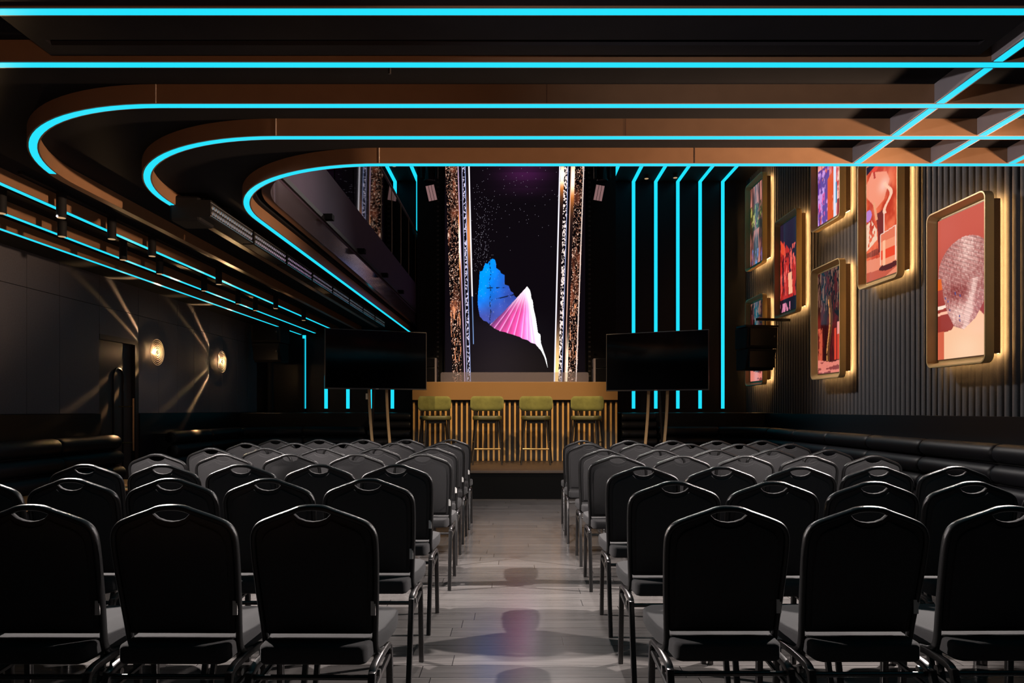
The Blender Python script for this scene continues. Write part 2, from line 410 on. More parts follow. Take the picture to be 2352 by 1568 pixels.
# stage
st = MB().box(-3.15, 3.15, 9.56, 12.2, 0.0, 0.365)
struct(st.obj('stage_riser', mat('stage_black', (0.0025, 0.0025, 0.0025), 0.8, spec=0.1)))
struct(MB().box(-3.16, 3.16, 9.54, 12.2, 0.365, 0.40).obj('stage_deck', M_deck, bevel=0.004))

# ------------------------------------------------------------------ ceiling beams with light strips
def loop_path(Yi, Xi, r, xr, yend, z, off=0.0):
    cx, cy = Xi + r, Yi + r
    pts = [(xr, Yi+off, z), (cx, Yi+off, z)]
    pts += [(a, b, z) for a, b in arc(cx, cy, r-off, -PI/2, -PI, 24)][1:]
    pts.append((Xi+off, yend, z)); return pts
RAD = 1.16
beams = [  # Y of the cross run, X of the long run, far end of the beam, far end of the light
    (2.10, -4.13, 13.15, 13.15, 'bronze ceiling beam closest to the left wall with unbroken cyan light strip'),
    (2.487, -3.78, 12.9, 12.9, 'curved ceiling beam with cyan light strip, second from the left wall'),
    (2.87, -3.30, 12.7, 12.7, 'curved ceiling beam with cyan strip just right of the cylinder lamp track'),
    (3.257, -2.86, 12.6, 4.22, 'widest visible hairpin ceiling beam, its cyan strip ending after the bend'),
    (3.638, -2.43, 12.0, 5.02, 'middle hairpin ceiling beam, cyan strip running into a black box'),
    (4.04, -1.96, 13.0, 13.0, 'innermost hairpin ceiling beam with cyan strip along the hall edge'),
]
SW = 0.038
M_joint = mat('pale_joint', (0.85, 0.75, 0.65), 0.5); M_joint2 = mat('dull_joint', (0.10, 0.05, 0.03), 0.6)
JOINTS = {3.257: ((365, M_joint), (1255, M_joint2)), 3.638: ((638, M_joint), (1435, M_joint2)), 4.04: ((873, M_joint), (1593, M_joint2))}
for (Yi, Xi, yend, ylit, lab) in beams:
    t = thing('ceiling_beam', lab, 'ceiling beam', (0, Yi, ZC), group='curved ceiling beams with cyan light strips')
    L = lambda pts: [(a, b-Yi, c-ZC) for a, b, c in pts]
    pr = [(-0.028, ZL-ZC), (0.028, ZL-ZC), (0.028, 0.0), (-0.028, 0.0)]
    MB().sweep(L(loop_path(Yi, Xi, RAD, XR-0.04, yend, ZC)), pr, (0, 0, 1)).obj('beam_cladding', M_bronze, t, smooth=30)
    pts = [p for p in loop_path(Yi, Xi, RAD, XR-0.04, ylit, ZL-0.003)]
    if ylit < Yi + RAD: pts = [p for p in pts[:-1] if p[1] <= ylit]
    MB().sweep(L(pts), [(-SW/2, 0.001), (SW/2, 0.001), (SW/2, 0.004), (-SW/2, 0.004)], (0, 0, 1)).obj('light_strip', M_cyan, t, smooth=30)
    for (px_, mj) in JOINTS.get(Yi, ()):
        xj = (px_-VX)*Yi/F
        MB().box(xj-0.0018, xj+0.0018, -0.0295, -0.027, ZL-ZC, 0).obj('joint', mj, t)
for (xb, lab) in ((2.01, 'straight grey ceiling beam with cyan strip, nearest the aisle, crossing the others'),
                  (2.47, 'straight grey ceiling beam with cyan strip, between the two other lengthwise beams'),
                  (2.92, 'straight grey ceiling beam with cyan strip, nearest the framed pictures')):
    t = thing('ceiling_beam', lab, 'ceiling beam', (xb, 2.0, ZC), group='straight lengthwise ceiling beams')
    for (a, b) in zip([0.9] + [q[0]+0.03 for q in beams[:5]], [q[0]-0.03 for q in beams[:6]]):
        if b - a < 0.1: continue
        MB().box(-0.028, 0.028, a-2.0, b-2.0, ZL-ZC, 0).obj('beam_cladding', M_greybeam, t)
        MB().box(-SW/2, SW/2, a-2.0, b-2.0, ZL-ZC-0.002, ZL-ZC+0.002).obj('light_strip', M_cyan, t)
# joints of the bronze cladding
t = thing('ceiling_panel', 'dark dropped ceiling panel with one long black slot', 'ceiling panel', (0, 2.5, 2.705))
mb = MB(); mb.box(-1.905, 1.905, -0.42, 0.185, 0, 0.085); mb.box(-1.905, -1.85, 0.185, 0.225, 0, 0.085); mb.box(1.85, 1.905, 0.185, 0.225, 0, 0.085); mb.box(-1.905, 1.905, 0.225, 0.30, 0, 0.085)
mb.obj('panel', mat('charcoal_panel', (0.020, 0.018, 0.021), 0.8, spec=0.15, noise=0.2, nscale=8), t)
MB().box(-1.85, 1.85, 0.185, 0.225, 0.04, 0.085).obj('slot', mat('pure_black', (0.001, 0.001, 0.001), 0.9), t)
for (px_, py_, Yd, lab) in ((895, 190, 3.05, 'small ceiling sprinkler left of the hall middle between light strips'), (1355, 166, 2.95, 'small black ceiling sprinkler right of the screen axis between light strips')):
    x_, y_, z_ = P(px_, py_, Yd)
    t = thing('ceiling_sprinkler', lab, 'sprinkler', (x_, Yd, ZC), group='ceiling sprinklers')
    MB().cyl((0, 0, 0), (0, 0, -0.006), 0.02).obj('collar', M_black, t)
    MB().cyl((0, 0, -0.006), (0, 0, -0.04), 0.006).obj('nozzle', M_tvrim, t)

# ------------------------------------------------------------------ balcony on the left
def fpath(off, z): return [(XR-0.05, 4.17, z)] + [(a, b, z) for a, b in arc(CX5, CY5, 1.03-off, -PI/2, -PI, 24)] + [(-1.83+off, 13.17, z)]
mb = MB().sweep(fpath(0, 0), [(-0.03, 2.80), (0.03, 2.80), (0.03, 3.0), (-0.03, 3.0)], (0, 0, 1))
struct(mb.obj('trim_5', M_fasciagl, smooth=30))
mb = MB().sweep(fpath(0, 0), [(-0.03, 3.0), (0.03, 3.0), (0.03, 3.54), (-0.03, 3.54)], (0, 0, 1))
struct(mb.obj('trim_6', M_fasciaup, smooth=30))
struct(MB().prism([(XL, 4.1), (-1.9, 4.1), (-1.86, 5.2), (-1.86, 13.19), (XL, 13.19)], 2.905, 3.0).obj('floor_balcony', M_black))
tr = thing('lighting_track', 'black lighting track fixed along the grey balcony front', 'lighting track', (-1.79, 5.2, 3.04))
MB().box(-0.012, 0.012, 0, 7.9, -0.02, 0.02).obj('rail', M_black, tr)
for i, (px_, py_) in enumerate(((757, 511), (832, 588), (885, 646), (922, 685))):
    d = 1.74*F/(VX-px_)
    MB().box(0.0, 0.085, d-5.2-0.04, d-5.2+0.04, -0.01, 0.04).obj('lamp_head', mat('dull_black', (0.002, 0.002, 0.002), 0.9, spec=0.05), tr)
rl = thing('balcony_railing', 'glass balcony railing with dark handrail above grey fascia', 'railing', (-1.83, 5.2, 3.54))
MB().box(-0.02, 0.02, -0.3, 7.95, 0.985, 1.015).obj('handrail', mat('dark_handrail', (0.12, 0.09, 0.09), 0.4, metal=0.5), rl, bevel=0.005)
yp = [5.3, 6.1, 6.9, 7.7, 8.5, 9.3, 10.1, 10.9, 11.7, 12.5, 13.15]
for a, b in zip(yp[:-1], yp[1:]):
    MB().box(-0.006, 0.006, a-5.2+0.02, b-5.2-0.02, 0.01, 0.97).obj('glass_pane', M_glass, rl)
for a in yp[4:]:
    MB().box(-0.012, 0.012, a-5.2-0.008, a-5.2+0.008, 0.0, 0.99).obj('post', mat('brass_post', (0.4, 0.33, 0.24), 0.4, metal=0.8), rl)

# ------------------------------------------------------------------ light bars under the ceiling
def batten():
    t = thing('light_bar', 'x', 'light bar', (0, 0, 0), group='light bars below the middle ceiling beam')
    MB().prism([(-0.05, 0.07), (-0.05, -0.05), (0.035, -0.05), (0.045, -0.042), (0.045, 0.07)], 0, 0.77, 'y').obj('housing', M_black, t)
    mb = MB()
    for i in range(18):
        yc = 0.035 + i*0.0412
        for zc in (-0.018, 0.022): mb.cyl((0.043, yc, zc), (0.053, yc, zc - 0.003), 0.0175, 10, 0.011)
    for zc in (-0.042, 0.052): mb.box(0.044, 0.050, 0.0, 0.77, zc-0.003, zc+0.003)
    mb.obj('lens_row', M_lens, t, smooth=40)
    MB().box(-0.05, 0.05, 0.30, 0.33, 0.07, 0.10).obj('yoke', M_black, t)
    return t
ords = ['first', 'second', 'third', 'fourth', 'fifth', 'sixth', 'seventh', 'eighth', 'ninth', 'tenth']
proto = None
for i in range(8):
    loc = (-2.20, 4.83 + 0.81*i, 2.665)
    lab = f'black LED light bar with a row of clear lenses, {ords[i]} from the black box'
    if proto is None: proto = batten(); proto.location = loc; proto['label'] = lab
    else: dup(proto, loc, 0, lab)
bx = thing('ceiling_projector', 'big black box fixture where the middle cyan strip ends', 'light fixture', (-2.33, 4.95, 2.66))
MB().box(-0.12, 0.10, -0.12, 0.12, -0.07, 0.11).obj('housing', M_black, bx, bevel=0.02)
MB().box(0.10, 0.12, -0.09, 0.09, -0.04, 0.10).obj('yoke', M_blackgloss, bx, bevel=0.005)

# ------------------------------------------------------------------ cylinder lamps under the left ceiling
def cyl_lamp():
    t = thing('cylinder_lamp', 'x', 'ceiling lamp', (0, 0, 0), group='black cylinder lamps on the left ceiling tracks')
    MB().cyl((0, 0, 0), (0, 0, -0.17), 0.032, 16).obj('housing', M_black, t, smooth=40)
    MB().cyl((0, 0, -0.1685), (0, 0, -0.172), 0.027, 16).obj('lamp_face', M_spotglow, t)
    MB().box(-0.012, 0.012, -0.05, 0.05, 0, 0.02).obj('track_adapter', M_black, t)
    return t
pa = [(-3.53, y) for y in (4.69, 5.32, 6.15, 6.78, 7.75, 8.70, 9.28)]
pb = [(-3.19, y) for y in (4.80, 5.40, 6.00, 7.35, 9.10, 10.3)]
proto = None
for nm, pos in (('wall-side track', pa), ('aisle-side track', pb)):
    for i, (x_, y_) in enumerate(pos):
        lab = f'black cylinder ceiling lamp, {ords[i]} from the rear on the {nm}'
        if proto is None: proto = cyl_lamp(); proto.location = (x_, y_, 2.77); proto['label'] = lab; t = proto
        else: t = dup(proto, (x_, y_, 2.77), 0, lab)
for nm, x_, lab in (('ceiling_track', -3.53, 'thin black ceiling track nearer the left wall carrying cylinder lamps'), ('ceiling_track', -3.19, 'thin black ceiling track nearer the hall carrying cylinder lamps')):
    tag(MB().box(x_-0.015, x_+0.015, 4.4, 12.0, 2.77, 2.79).obj(nm, M_black), lab, 'track', 'ceiling tracks')
for (x_, y_, tx, ty, e) in ((-3.53, 4.69, -2.2, 5.6, 70), (-3.53, 6.15, -1.4, 6.3, 55), (-3.53, 8.70, -4.7, 9.2, 8), (-3.19, 4.80, -1.6, 5.6, 60)):
    lamp('SPOT', 'cylinder_lamp_light', (x_, y_, 2.58), NEUT, e, (tx, ty, 0.6), 0.03, 70, 0.6)

# ------------------------------------------------------------------ wall sconces
def sconce():
    t = thing('wall_sconce', 'x', 'wall lamp', (0, 0, 0), group='rippled glass wall sconces')
    MB().cyl((0, 0, 0), (0.014, 0, 0), 0.05, 20).obj('back_plate', M_brass, t, smooth=40)
    mb = MB(); R_ = 0.17
    mb.lathe([(0.02, 0.052), (R_, 0.052), (R_, 0.060), (0.02, 0.060), (0.02, 0.052)], (0, 0, 0), 'x', 40)
    mb.cur = 1
    for r in (0.045, 0.07, 0.095, 0.12, 0.145, 0.168):
        mb.lathe([(r-0.006, 0.0595), (r-0.003, 0.0645), (r+0.003, 0.0645), (r+0.006, 0.0595), (r-0.006, 0.0595)], (0, 0, 0), 'x', 40)
    mb.obj('glass_disc', [M_discglass, M_frost], t, smooth=60)
    MB().cyl((0.02, 0, 0), (0.054, 0, 0), 0.012, 12).obj('stem', M_brass, t, smooth=40)
    MB().lathe([(0.014, 0.018), (0.04, 0.020), (0.047, 0.027), (0.047, 0.038), (0.04, 0.045), (0.014, 0.047), (0.014, 0.018)], (0, 0, 0), 'x', 20).obj('bulb', M_bulb, t, smooth=60)
    MB().lathe([(0.0, 0.061), (0.022, 0.061), (0.022, 0.072), (0.0, 0.074)], (0, 0, 0), 'x', 16).obj('cap', M_black, t, smooth=50)
    return t
def caustic(o):
    """the rippled glass throws a thin cone of light along the wall"""
    l = o.data; l.use_nodes = True; nt = l.node_tree; N = nt.nodes.new; em = nt.nodes['Emission']
    tc = N('ShaderNodeTexCoord'); dt = N('ShaderNodeVectorMath'); dt.operation = 'DOT_PRODUCT'; dt.inputs[1].default_value = (0, -1, 0)
    nz = N('ShaderNodeTexNoise'); nz.inputs['Scale'].default_value = 2.2; nz.inputs['Detail'].default_value = 1
    nt.links.new(tc.outputs['Normal'], dt.inputs[0]); nt.links.new(tc.outputs['Normal'], nz.inputs['Vector'])
    ad = N('ShaderNodeMath'); ad.operation = 'MULTIPLY_ADD'; ad.inputs[1].default_value = 0.05; nt.links.new(nz.outputs['Fac'], ad.inputs[0]); nt.links.new(dt.outputs['Value'], ad.inputs[2])
    def band(c_, w_, k_):
        sb = N('ShaderNodeMath'); sb.operation = 'SUBTRACT'; sb.inputs[1].default_value = c_; nt.links.new(ad.outputs[0], sb.inputs[0])
        dv = N('ShaderNodeMath'); dv.operation = 'DIVIDE'; dv.inputs[1].default_value = w_; nt.links.new(sb.outputs[0], dv.inputs[0])
        pw = N('ShaderNodeMath'); pw.operation = 'MULTIPLY'; nt.links.new(dv.outputs[0], pw.inputs[0]); nt.links.new(dv.outputs[0], pw.inputs[1])
        ng = N('ShaderNodeMath'); ng.operation = 'MULTIPLY'; ng.inputs[1].default_value = -1; nt.links.new(pw.outputs[0], ng.inputs[0])
        ex = N('ShaderNodeMath'); ex.operation = 'EXPONENT'; nt.links.new(ng.outputs[0], ex.inputs[0])
        mk = N('ShaderNodeMath'); mk.operation = 'MULTIPLY'; mk.inputs[1].default_value = k_; nt.links.new(ex.outputs[0], mk.inputs[0]); return mk
    a, b = band(0.80, 0.017, 125.0), band(0.93, 0.009, 30.0)
    s1 = N('ShaderNodeMath'); s1.operation = 'ADD'; nt.links.new(a.outputs[0], s1.inputs[0]); nt.links.new(b.outputs[0], s1.inputs[1])
    s2 = N('ShaderNodeMath'); s2.operation = 'ADD'; s2.inputs[1].default_value = 1.25; nt.links.new(s1.outputs[0], s2.inputs[0])
    nt.links.new(s2.outputs[0], em.inputs['Strength'])
proto = None
for (y_, z_, lab) in ((8.95, 2.005, 'round rippled glass wall sconce, lit, just beyond the dark door'), (10.93, 2.02, 'round rippled glass wall sconce, lit, deeper in the hall near the speaker'), (5.85, 2.02, 'round rippled glass wall sconce before the door, mostly outside the view')):
    if proto is None: proto = sconce(); proto.location = (XL, y_, z_); proto['label'] = lab
    else: dup(proto, (XL, y_, z_), 0, lab)
    caustic(lamp('POINT', 'sconce_light', (XL+0.105, y_-0.01, z_), (1.0, 0.6, 0.28), 2.9, size=0.012))

# ------------------------------------------------------------------ cyan light lines on the back wall and high ceiling
def wall_strip(px_, y0, y1, lab, bend=None):
    x_ = (px_-VX)*YB/F
    z0, z1 = H + (VY-y0)*YB/F, H + (VY-y1)*YB/F
    t = thing('wall_light_strip', lab, 'light strip', (x_, YB, z0), group='cyan light lines on the back wall')
    MB().box(-0.045, 0.045, -0.03, 0, 0, z1-z0).obj('channel', M_blackgloss, t)
    MB().box(-0.033, 0.033, -0.034, -0.028, 0.0, z1-z0).obj('diffuser', M_cyan, t)
    if bend:
        MB().box(-0.033, 0.033, -bend, -0.03, z1-z0-0.008, z1-z0).obj('ceiling_diffuser', M_cyan, t)
for i, px_ in enumerate((1404, 1454.5, 1505.5, 1556, 1607, 1659)):
    wall_strip(px_, 938, 418, f'cyan light line bending on to the ceiling, {ords[i]} to the right of the screen', 2.4)
for i, px_ in enumerate((960.5, 908)):
    wall_strip(px_, 600, 418, f'cyan light line above the balcony, {ords[i]} to the left of the screen', 2.4)
for i, px_ in enumerate((902, 851, 800, 750)):
    wall_strip(px_, 938, 862, f'low cyan light line under the balcony, {ords[i]} to the left of the booth')
wall_strip(700, 938, 770, 'outermost low cyan light line beside the left loudspeaker')

# ------------------------------------------------------------------ LED screen
SD = 12.35
def noise2(h, w_, sy, sx, seed, octv=3):
    r = np.random.default_rng(seed); out = np.zeros((h, w_)); amp = 1.0; tot = 0
    for o in range(octv):
        gh, gw = max(2, int(h/sy)+2), max(2, int(w_/sx)+2)
        g = r.random((gh, gw))
        yy = np.linspace(0, gh-1.001, h); xx = np.linspace(0, gw-1.001, w_)
        y0 = yy.astype(int); x0 = xx.astype(int); fy = (yy-y0)[:, None]; fx = (xx-x0)[None]
        a = g[y0][:, x0]; b = g[y0][:, x0+1]; c_ = g[y0+1][:, x0]; d = g[y0+1][:, x0+1]
        out += amp*((a*(1-fx)+b*fx)*(1-fy) + (c_*(1-fx)+d*fx)*fy); tot += amp
        amp *= 0.6; sy = max(1, sy/2); sx = max(1, sx/2)
    return out/tot
def inpoly(X, Y, poly):
    r = np.zeros(X.shape, bool); n = len(poly)
    for i in range(n):
        x1, y1 = poly[i]; x2, y2 = poly[(i+1) % n]
        if y1 == y2: continue
        c_ = ((y1 > Y) != (y2 > Y)) & (X < (x2-x1)*(Y-y1)/(y2-y1) + x1)
        r ^= c_
    return r
def lerp(a, b, t): return np.array(a)*(1-t[..., None]) + np.array(b)*t[..., None]
def sm(x, a, b): t = np.clip((x-a)/(b-a), 0, 1); return t*t*(3-2*t)
def put(img, mask, col):
    m = mask[..., None].astype(float); img[:] = img*(1-m) + np.array(col)/255.0*m
def screen_picture():
    x0, x1, y0, y1 = 1022, 1344, 876, 381
    w_, h = 430, 660
    X, Y = np.meshgrid(np.linspace(x0, x1, w_), np.linspace(y0, y1, h))
    img = np.zeros((h, w_, 3)); img[:] = np.array((8, 5, 9))/255
    gl = np.exp(-((X-1205)/60)**2)*sm(Y, 470, 385); img += gl[..., None]*np.array((48, 14, 46))/255*np.where(((Y.astype(int)//18) % 2)[..., None] == 0, 1.0, 0.75)
    img += (sm(Y, 700, 760)*np.exp(-((X-1140)/90)**2))[..., None]*np.array((14, 12, 14))/255
    sp = rng.random((h, w_))
    dens = np.exp(-((X-1105)/16)**2)*np.exp(-((Y-560)/70)**2)*0.035 + 0.0018*sm(Y, 620, 420) + 0.008*np.exp(-((X-1120)/20)**2-((Y-470)/35)**2)
    img = np.where((sp < dens)[..., None], np.array((150, 145, 160))/255, img)
    T = (Y-380)/470.0
    def line(xa, xb, wd, col, lo=-1, hi=9999):
        xc = xa + (xb-xa)*T
        m = np.exp(-((X-xc)/wd)**4)*(Y > lo)*(Y < hi); img[:] = img*(1-m[..., None]) + np.array(col)/255*m[..., None]
    def band(a0, b0, a1, b1): return (X > a0+(a1-a0)*T) & (X < b0+(b1-b0)*T)
    n1 = noise2(h, w_, 9, 6, 3); n2 = noise2(h, w_, 4, 3, 5); n3 = noise2(h, w_, 60, 14, 8, 2)
    def ornate(a0, b0, a1, b1):
        m = band(a0, b0, a1, b1)
        base = lerp((7, 4, 5), (96, 48, 32), sm(n3, 0.5, 0.78))/255
        strk = (noise2(h, w_, 26, 2.2, 14, 2) > 0.66) & (Y > 690) & (Y < 830)
        base = np.where(strk[..., None], np.array((206, 132, 92))/255, base)
        base = np.where((np.abs(n1-0.5) < 0.016)[..., None], np.array((176, 122, 98))/255, base)
        base = np.where((n2 > 0.70)[..., None], np.array((214, 178, 158))/255, base)
        img[:] = np.where(m[..., None], base, img)
    def glow(a0, b0, a1, b1, ya, yb, pw=1.0):
        m = band(a0, b0, a1, b1); g = np.exp(-((Y-(ya+yb)/2)/((yb-ya)/2))**2)**pw
        c_ = lerp((20, 12, 14), (190, 110, 50), np.clip(g*1.6, 0, 1)); c_ = c_*(1-sm(g, 0.55, 1.0)[..., None]) + np.array((255, 244, 214))*sm(g, 0.55, 1.0)[..., None]
        img[:] = np.where(m[..., None], c_/255, img)
    # left jamb of the pictured frame
    ornate(1023, 1050, 1039, 1062)
    glow(1050, 1053, 1060, 1064, 480, 640)
    m = band(1062, 1068, 1074, 1079); img[:] = np.where((m & (n2 > 0.56))[..., None], np.array((190, 180, 200))/255, img)
    g = np.exp(-((Y-540)/75)**2)*band(1068, 1077, 1079, 1088); img[:] = img*(1-g[..., None]) + np.array((190, 115, 62))/255*g[..., None]
    line(1052, 1067, 1.1, (190, 160, 190)); line(1061, 1072, 0.8, (150, 150, 185)); line(1068, 1080, 0.8, (150, 165, 215))
    line(1077, 1089, 1.6, (250, 245, 255), -1, 680); line(1077, 1089, 1.0, (110, 140, 190), 680, 790)
    # right jamb
    glow(1288, 1296, 1275, 1283, 360, 445); m0 = band(1288, 1296, 1275, 1283)
    g = sm(Y, 690, 800)*m0; c_ = lerp((60, 40, 40), (255, 205, 130), sm(Y, 700, 860)); img[:] = img*(1-g[..., None]) + c_/255*g[..., None]
    m = band(1296, 1304, 1283, 1290); img[:] = np.where((m & (n2 > 0.52))[..., None], np.array((225, 205, 200))/255, img)
    ornate(1320, 1342, 1302, 1326)
    glow(1312, 1321, 1299, 1304, 350, 470)
    g = sm(Y, 740, 830)*band(1313, 1319, 1299, 1304); img[:] = img*(1-g[..., None]) + np.array((255, 235, 200))/255*g[..., None]
    line(1286, 1274, 1.6, (240, 235, 250)); line(1305, 1291, 0.8, (150, 160, 200)); line(1312, 1298, 1.0, (210, 160, 140)); line(1341, 1324, 1.2, (220, 200, 190))
    # blue torn sheet
    q = lambda pts: [(1010 + a/5.057, 580 + b/5.057) for a, b in pts]
    blue = q([(612,70),(640,82),(652,120),(655,178),(700,210),(712,240),(755,262),(755,370),(800,385),(825,450),(850,462),(870,505),(895,525),(740,690),(590,840),(545,800),(510,790),(465,740),(447,640),(440,575),(445,470),(455,380),(460,300),(465,220),(497,210),(512,170),(530,122),(558,132),(575,95)])
    mk = inpoly(X, Y, blue)
    tl = sm(X + 0.35*(Y-640), 1105, 1190); tb = sm(Y, 670, 735)
    c_ = lerp((0, 128, 238), (44, 66, 150), tl); c_ = c_*(1-tb[..., None]) + np.array((62, 72, 150))*tb[..., None]
    c_ = c_*(0.85 + 0.3*noise2(h, w_, 30, 24, 21))[..., None]
    crease = (np.abs(X-1126-1.5*np.sin(Y/7)) < 1.2) & (n2 > 0.5) | ((np.abs(Y-661+(X-1126)*0.02) < 1.3) & (n1 > 0.48) & (X > 1118) & (X < 1160)) | ((np.abs(Y-690+(X-1126)*0.25) < 1.4) & (n1 > 0.46) & (X > 1126))
    c_ = np.where(crease[..., None], c_*0.35, c_); c_ = np.where((mk & (n2 > 0.77))[..., None], c_*0.5 + 90, c_)
    img[:] = np.where(mk[..., None], c_/255, img)
    # pink folded fan
    fan = q([(1015,392),(1040,425),(1052,450),(1060,490),(1064,530),(1080,560),(1090,650),(1115,760),(1140,930),(1168,950),(1175,1050),(1205,1140),(1237,1230),(1255,1340),(1240,1290),(1215,1210),(1180,1140),(1145,1100),(1110,1060),(1060,1045),(1020,1015),(960,1000),(935,980),(870,960),(855,952),(785,935),(770,925),(700,912),(690,905),(635,880),(625,870),(583,840),(740,690),(895,525)])
    mk = inpoly(X, Y, fan)
    px_, py_ = 1010+1012/5.057, 580+380/5.057
    ang = np.degrees(np.arctan2(X-px_, Y-py_))
    ends = [(583,840),(630,880),(695,912),(780,935),(862,955),(950,985),(1020,1012),(1085,1050),(1180,1140),(1250,1330)]
    ea = [math.degrees(math.atan2(a-1012, b-380)) for a, b in ends]
    c_ = np.zeros((h, w_, 3)); cols = [(120, 62, 120), (160, 62, 128), (200, 70, 140), (216, 72, 150), (232, 70, 150), (238, 110, 190), (245, 150, 225), (252, 200, 245), (255, 248, 255), (255, 252, 255)]
    for i in range(len(ea)-1):
        m = (ang >= ea[i]) & (ang < ea[i+1]); t_ = np.clip((ang-ea[i])/(ea[i+1]-ea[i]), 0, 1)
        cc = lerp(cols[i], cols[i+1], t_**1.5)*(0.78 + 0.3*t_)[..., None]
        rim = np.exp(-(t_/0.10)**2)*0.75 + np.exp(-((1-t_)/0.09)**2)*0.45
        cc = cc*(1-rim[..., None]) + np.array((255, 200, 250))*rim[..., None]
        c_ = np.where(m[..., None], cc, c_)
    c_ = np.where((ang < ea[0])[..., None], np.array((170, 120, 190)), c_)
    up = sm(Y, 720, 665); c_ = c_*(1-0.75*up[..., None]) + 255*0.75*up[..., None]
    wt = sm(X-0.18*(Y-700), 1212, 1226); c_ = c_*(1-wt[..., None]) + 255*wt[..., None]
    c_ *= (0.88 + 0.24*noise2(h, w_, 40, 12, 33))[..., None]
    img[:] = np.where(mk[..., None], np.clip(c_, 0, 255)/255, img)
    return np.clip(img, 0, 1), (x0, x1, y0, y1)
img, (x0, x1, y0, y1) = screen_picture()
t = thing('led_screen', 'tall LED screen showing blue sheet, pink fan and ornate gilt frame', 'screen', (0, SD, 0.40))
a = P(x0, y0, 0); px0 = (x0-VX)*SD/F; pw = (x1-x0)*SD/F; pz0 = (VY-y0)*SD/F + H - 0.40; ph = (y0-y1)*SD/F
picture('display', img, (px0, 0, pz0), (pw, 0, 0), (0, 0, ph), picture_mat('led_display', 1.5, 0.35, 0.2), t)
MB().box(px0-0.02, px0+pw+0.02, 0.01, 0.14, 0.0, pz0+ph+0.02).obj('cabinet', M_black, t)
struct(MB().box(-1.78, px0-0.03, SD+0.06, YB-0.01, 0, ZH).obj('wall_screen_left', M_black))
struct(MB().box(px0+pw+0.03, 1.83, SD+0.06, YB-0.01, 0, ZH).obj('wall_screen_right', M_black))

# hanging strobe panels and cable chains beside the screen
for sx, lab in ((-1, 'hanging three-band strobe lamp to the left of the LED screen'), (1, 'hanging three-band strobe lamp to the right of the LED screen')):
    px_ = 991 if sx < 0 else 1376
    x_, y_, z_ = P(px_, 443, 12.1)
    t = thing('strobe_lamp', lab, 'stage lamp', (x_, 12.1, z_), group='hanging strobe lamps')
    t.rotation_euler = (0.25, math.radians(-12 if sx < 0 else 10)*1.0, 0)
    MB().box(-0.085, 0.085, 0.0, 0.08, -0.145, 0.145).obj('housing', M_black, t, bevel=0.01)
    for k in range(3): MB().box(-0.075+k*0.052, -0.031+k*0.052, -0.006, 0.001, -0.13, 0.13).obj('light_band', M_blinder, t)
    x2 = (988-VX if sx < 0 else 1382-VX)*12.1/F
    t = thing('moving_head_lamp', 'black moving head lamp hanging ' + ('left' if sx < 0 else 'right') + ' of the screen above the strobe lamp', 'stage lamp', (x2, 12.02, H+(VY-398)*12.2/F), group='moving head lamps')
    MB().box(-0.15, -0.11, -0.05, 0.05, -0.16, 0.2).obj('yoke_arm', M_blackgloss, t, bevel=0.01); MB().box(0.11, 0.15, -0.05, 0.05, -0.16, 0.2).obj('yoke_arm', M_blackgloss, t, bevel=0.01)
    MB().cyl((0, 0, -0.2), (0, 0, 0.12), 0.1, 16, 0.085).obj('lamp_head', M_blackgloss, t, smooth=40)
    x3 = (1016-VX if sx < 0 else 1342-VX)*12.2/F
    for nm, xp, ya, yb in (('hanging_chain', 1006 if sx < 0 else 1354, 383, 865),):
        xx = (xp-VX)*12.25/F; za = ZH; zb = H+(VY-yb)*12.25/F
        mb = MB(); nl = 44
        for k in range(nl + 1):
            zc = zb + (za-zb)*k/nl; a_ = 0.6 if k % 2 else -0.6
            mb.box(xx-0.018, xx+0.018, 12.22+0.01*(k % 2), 12.24+0.01*(k % 2), zc, zc+0.03)
        tag(mb.obj(nm, mat('dull_steel', (0.10, 0.09, 0.085), 0.45, metal=0.7)), 'long hanging cable chain on the ' + ('left' if sx < 0 else 'right') + ' of the LED screen', 'chain', 'cable chains')
for (px_, py_, lab) in ((905, 381, 'small lit ceiling spot above the balcony railing'), (1485, 410, 'small lit ceiling spot between second and third right light lines'), (1551, 408, 'small lit ceiling spot between third and fourth right light lines')):
    d = (ZH-0.06-H)*F/(VY-py_)
    t = thing('ceiling_spot', lab, 'ceiling lamp', ((px_-VX)*d/F, d, ZH), group='small spots in the high ceiling')
    MB().cyl((0, 0, 0), (0, 0, -0.06), 0.045, 16).obj('housing', M_black, t, smooth=40)
    MB().cyl((0, 0, -0.058), (0, 0, -0.064), 0.038, 16).obj('lamp_face', M_spotglow, t)

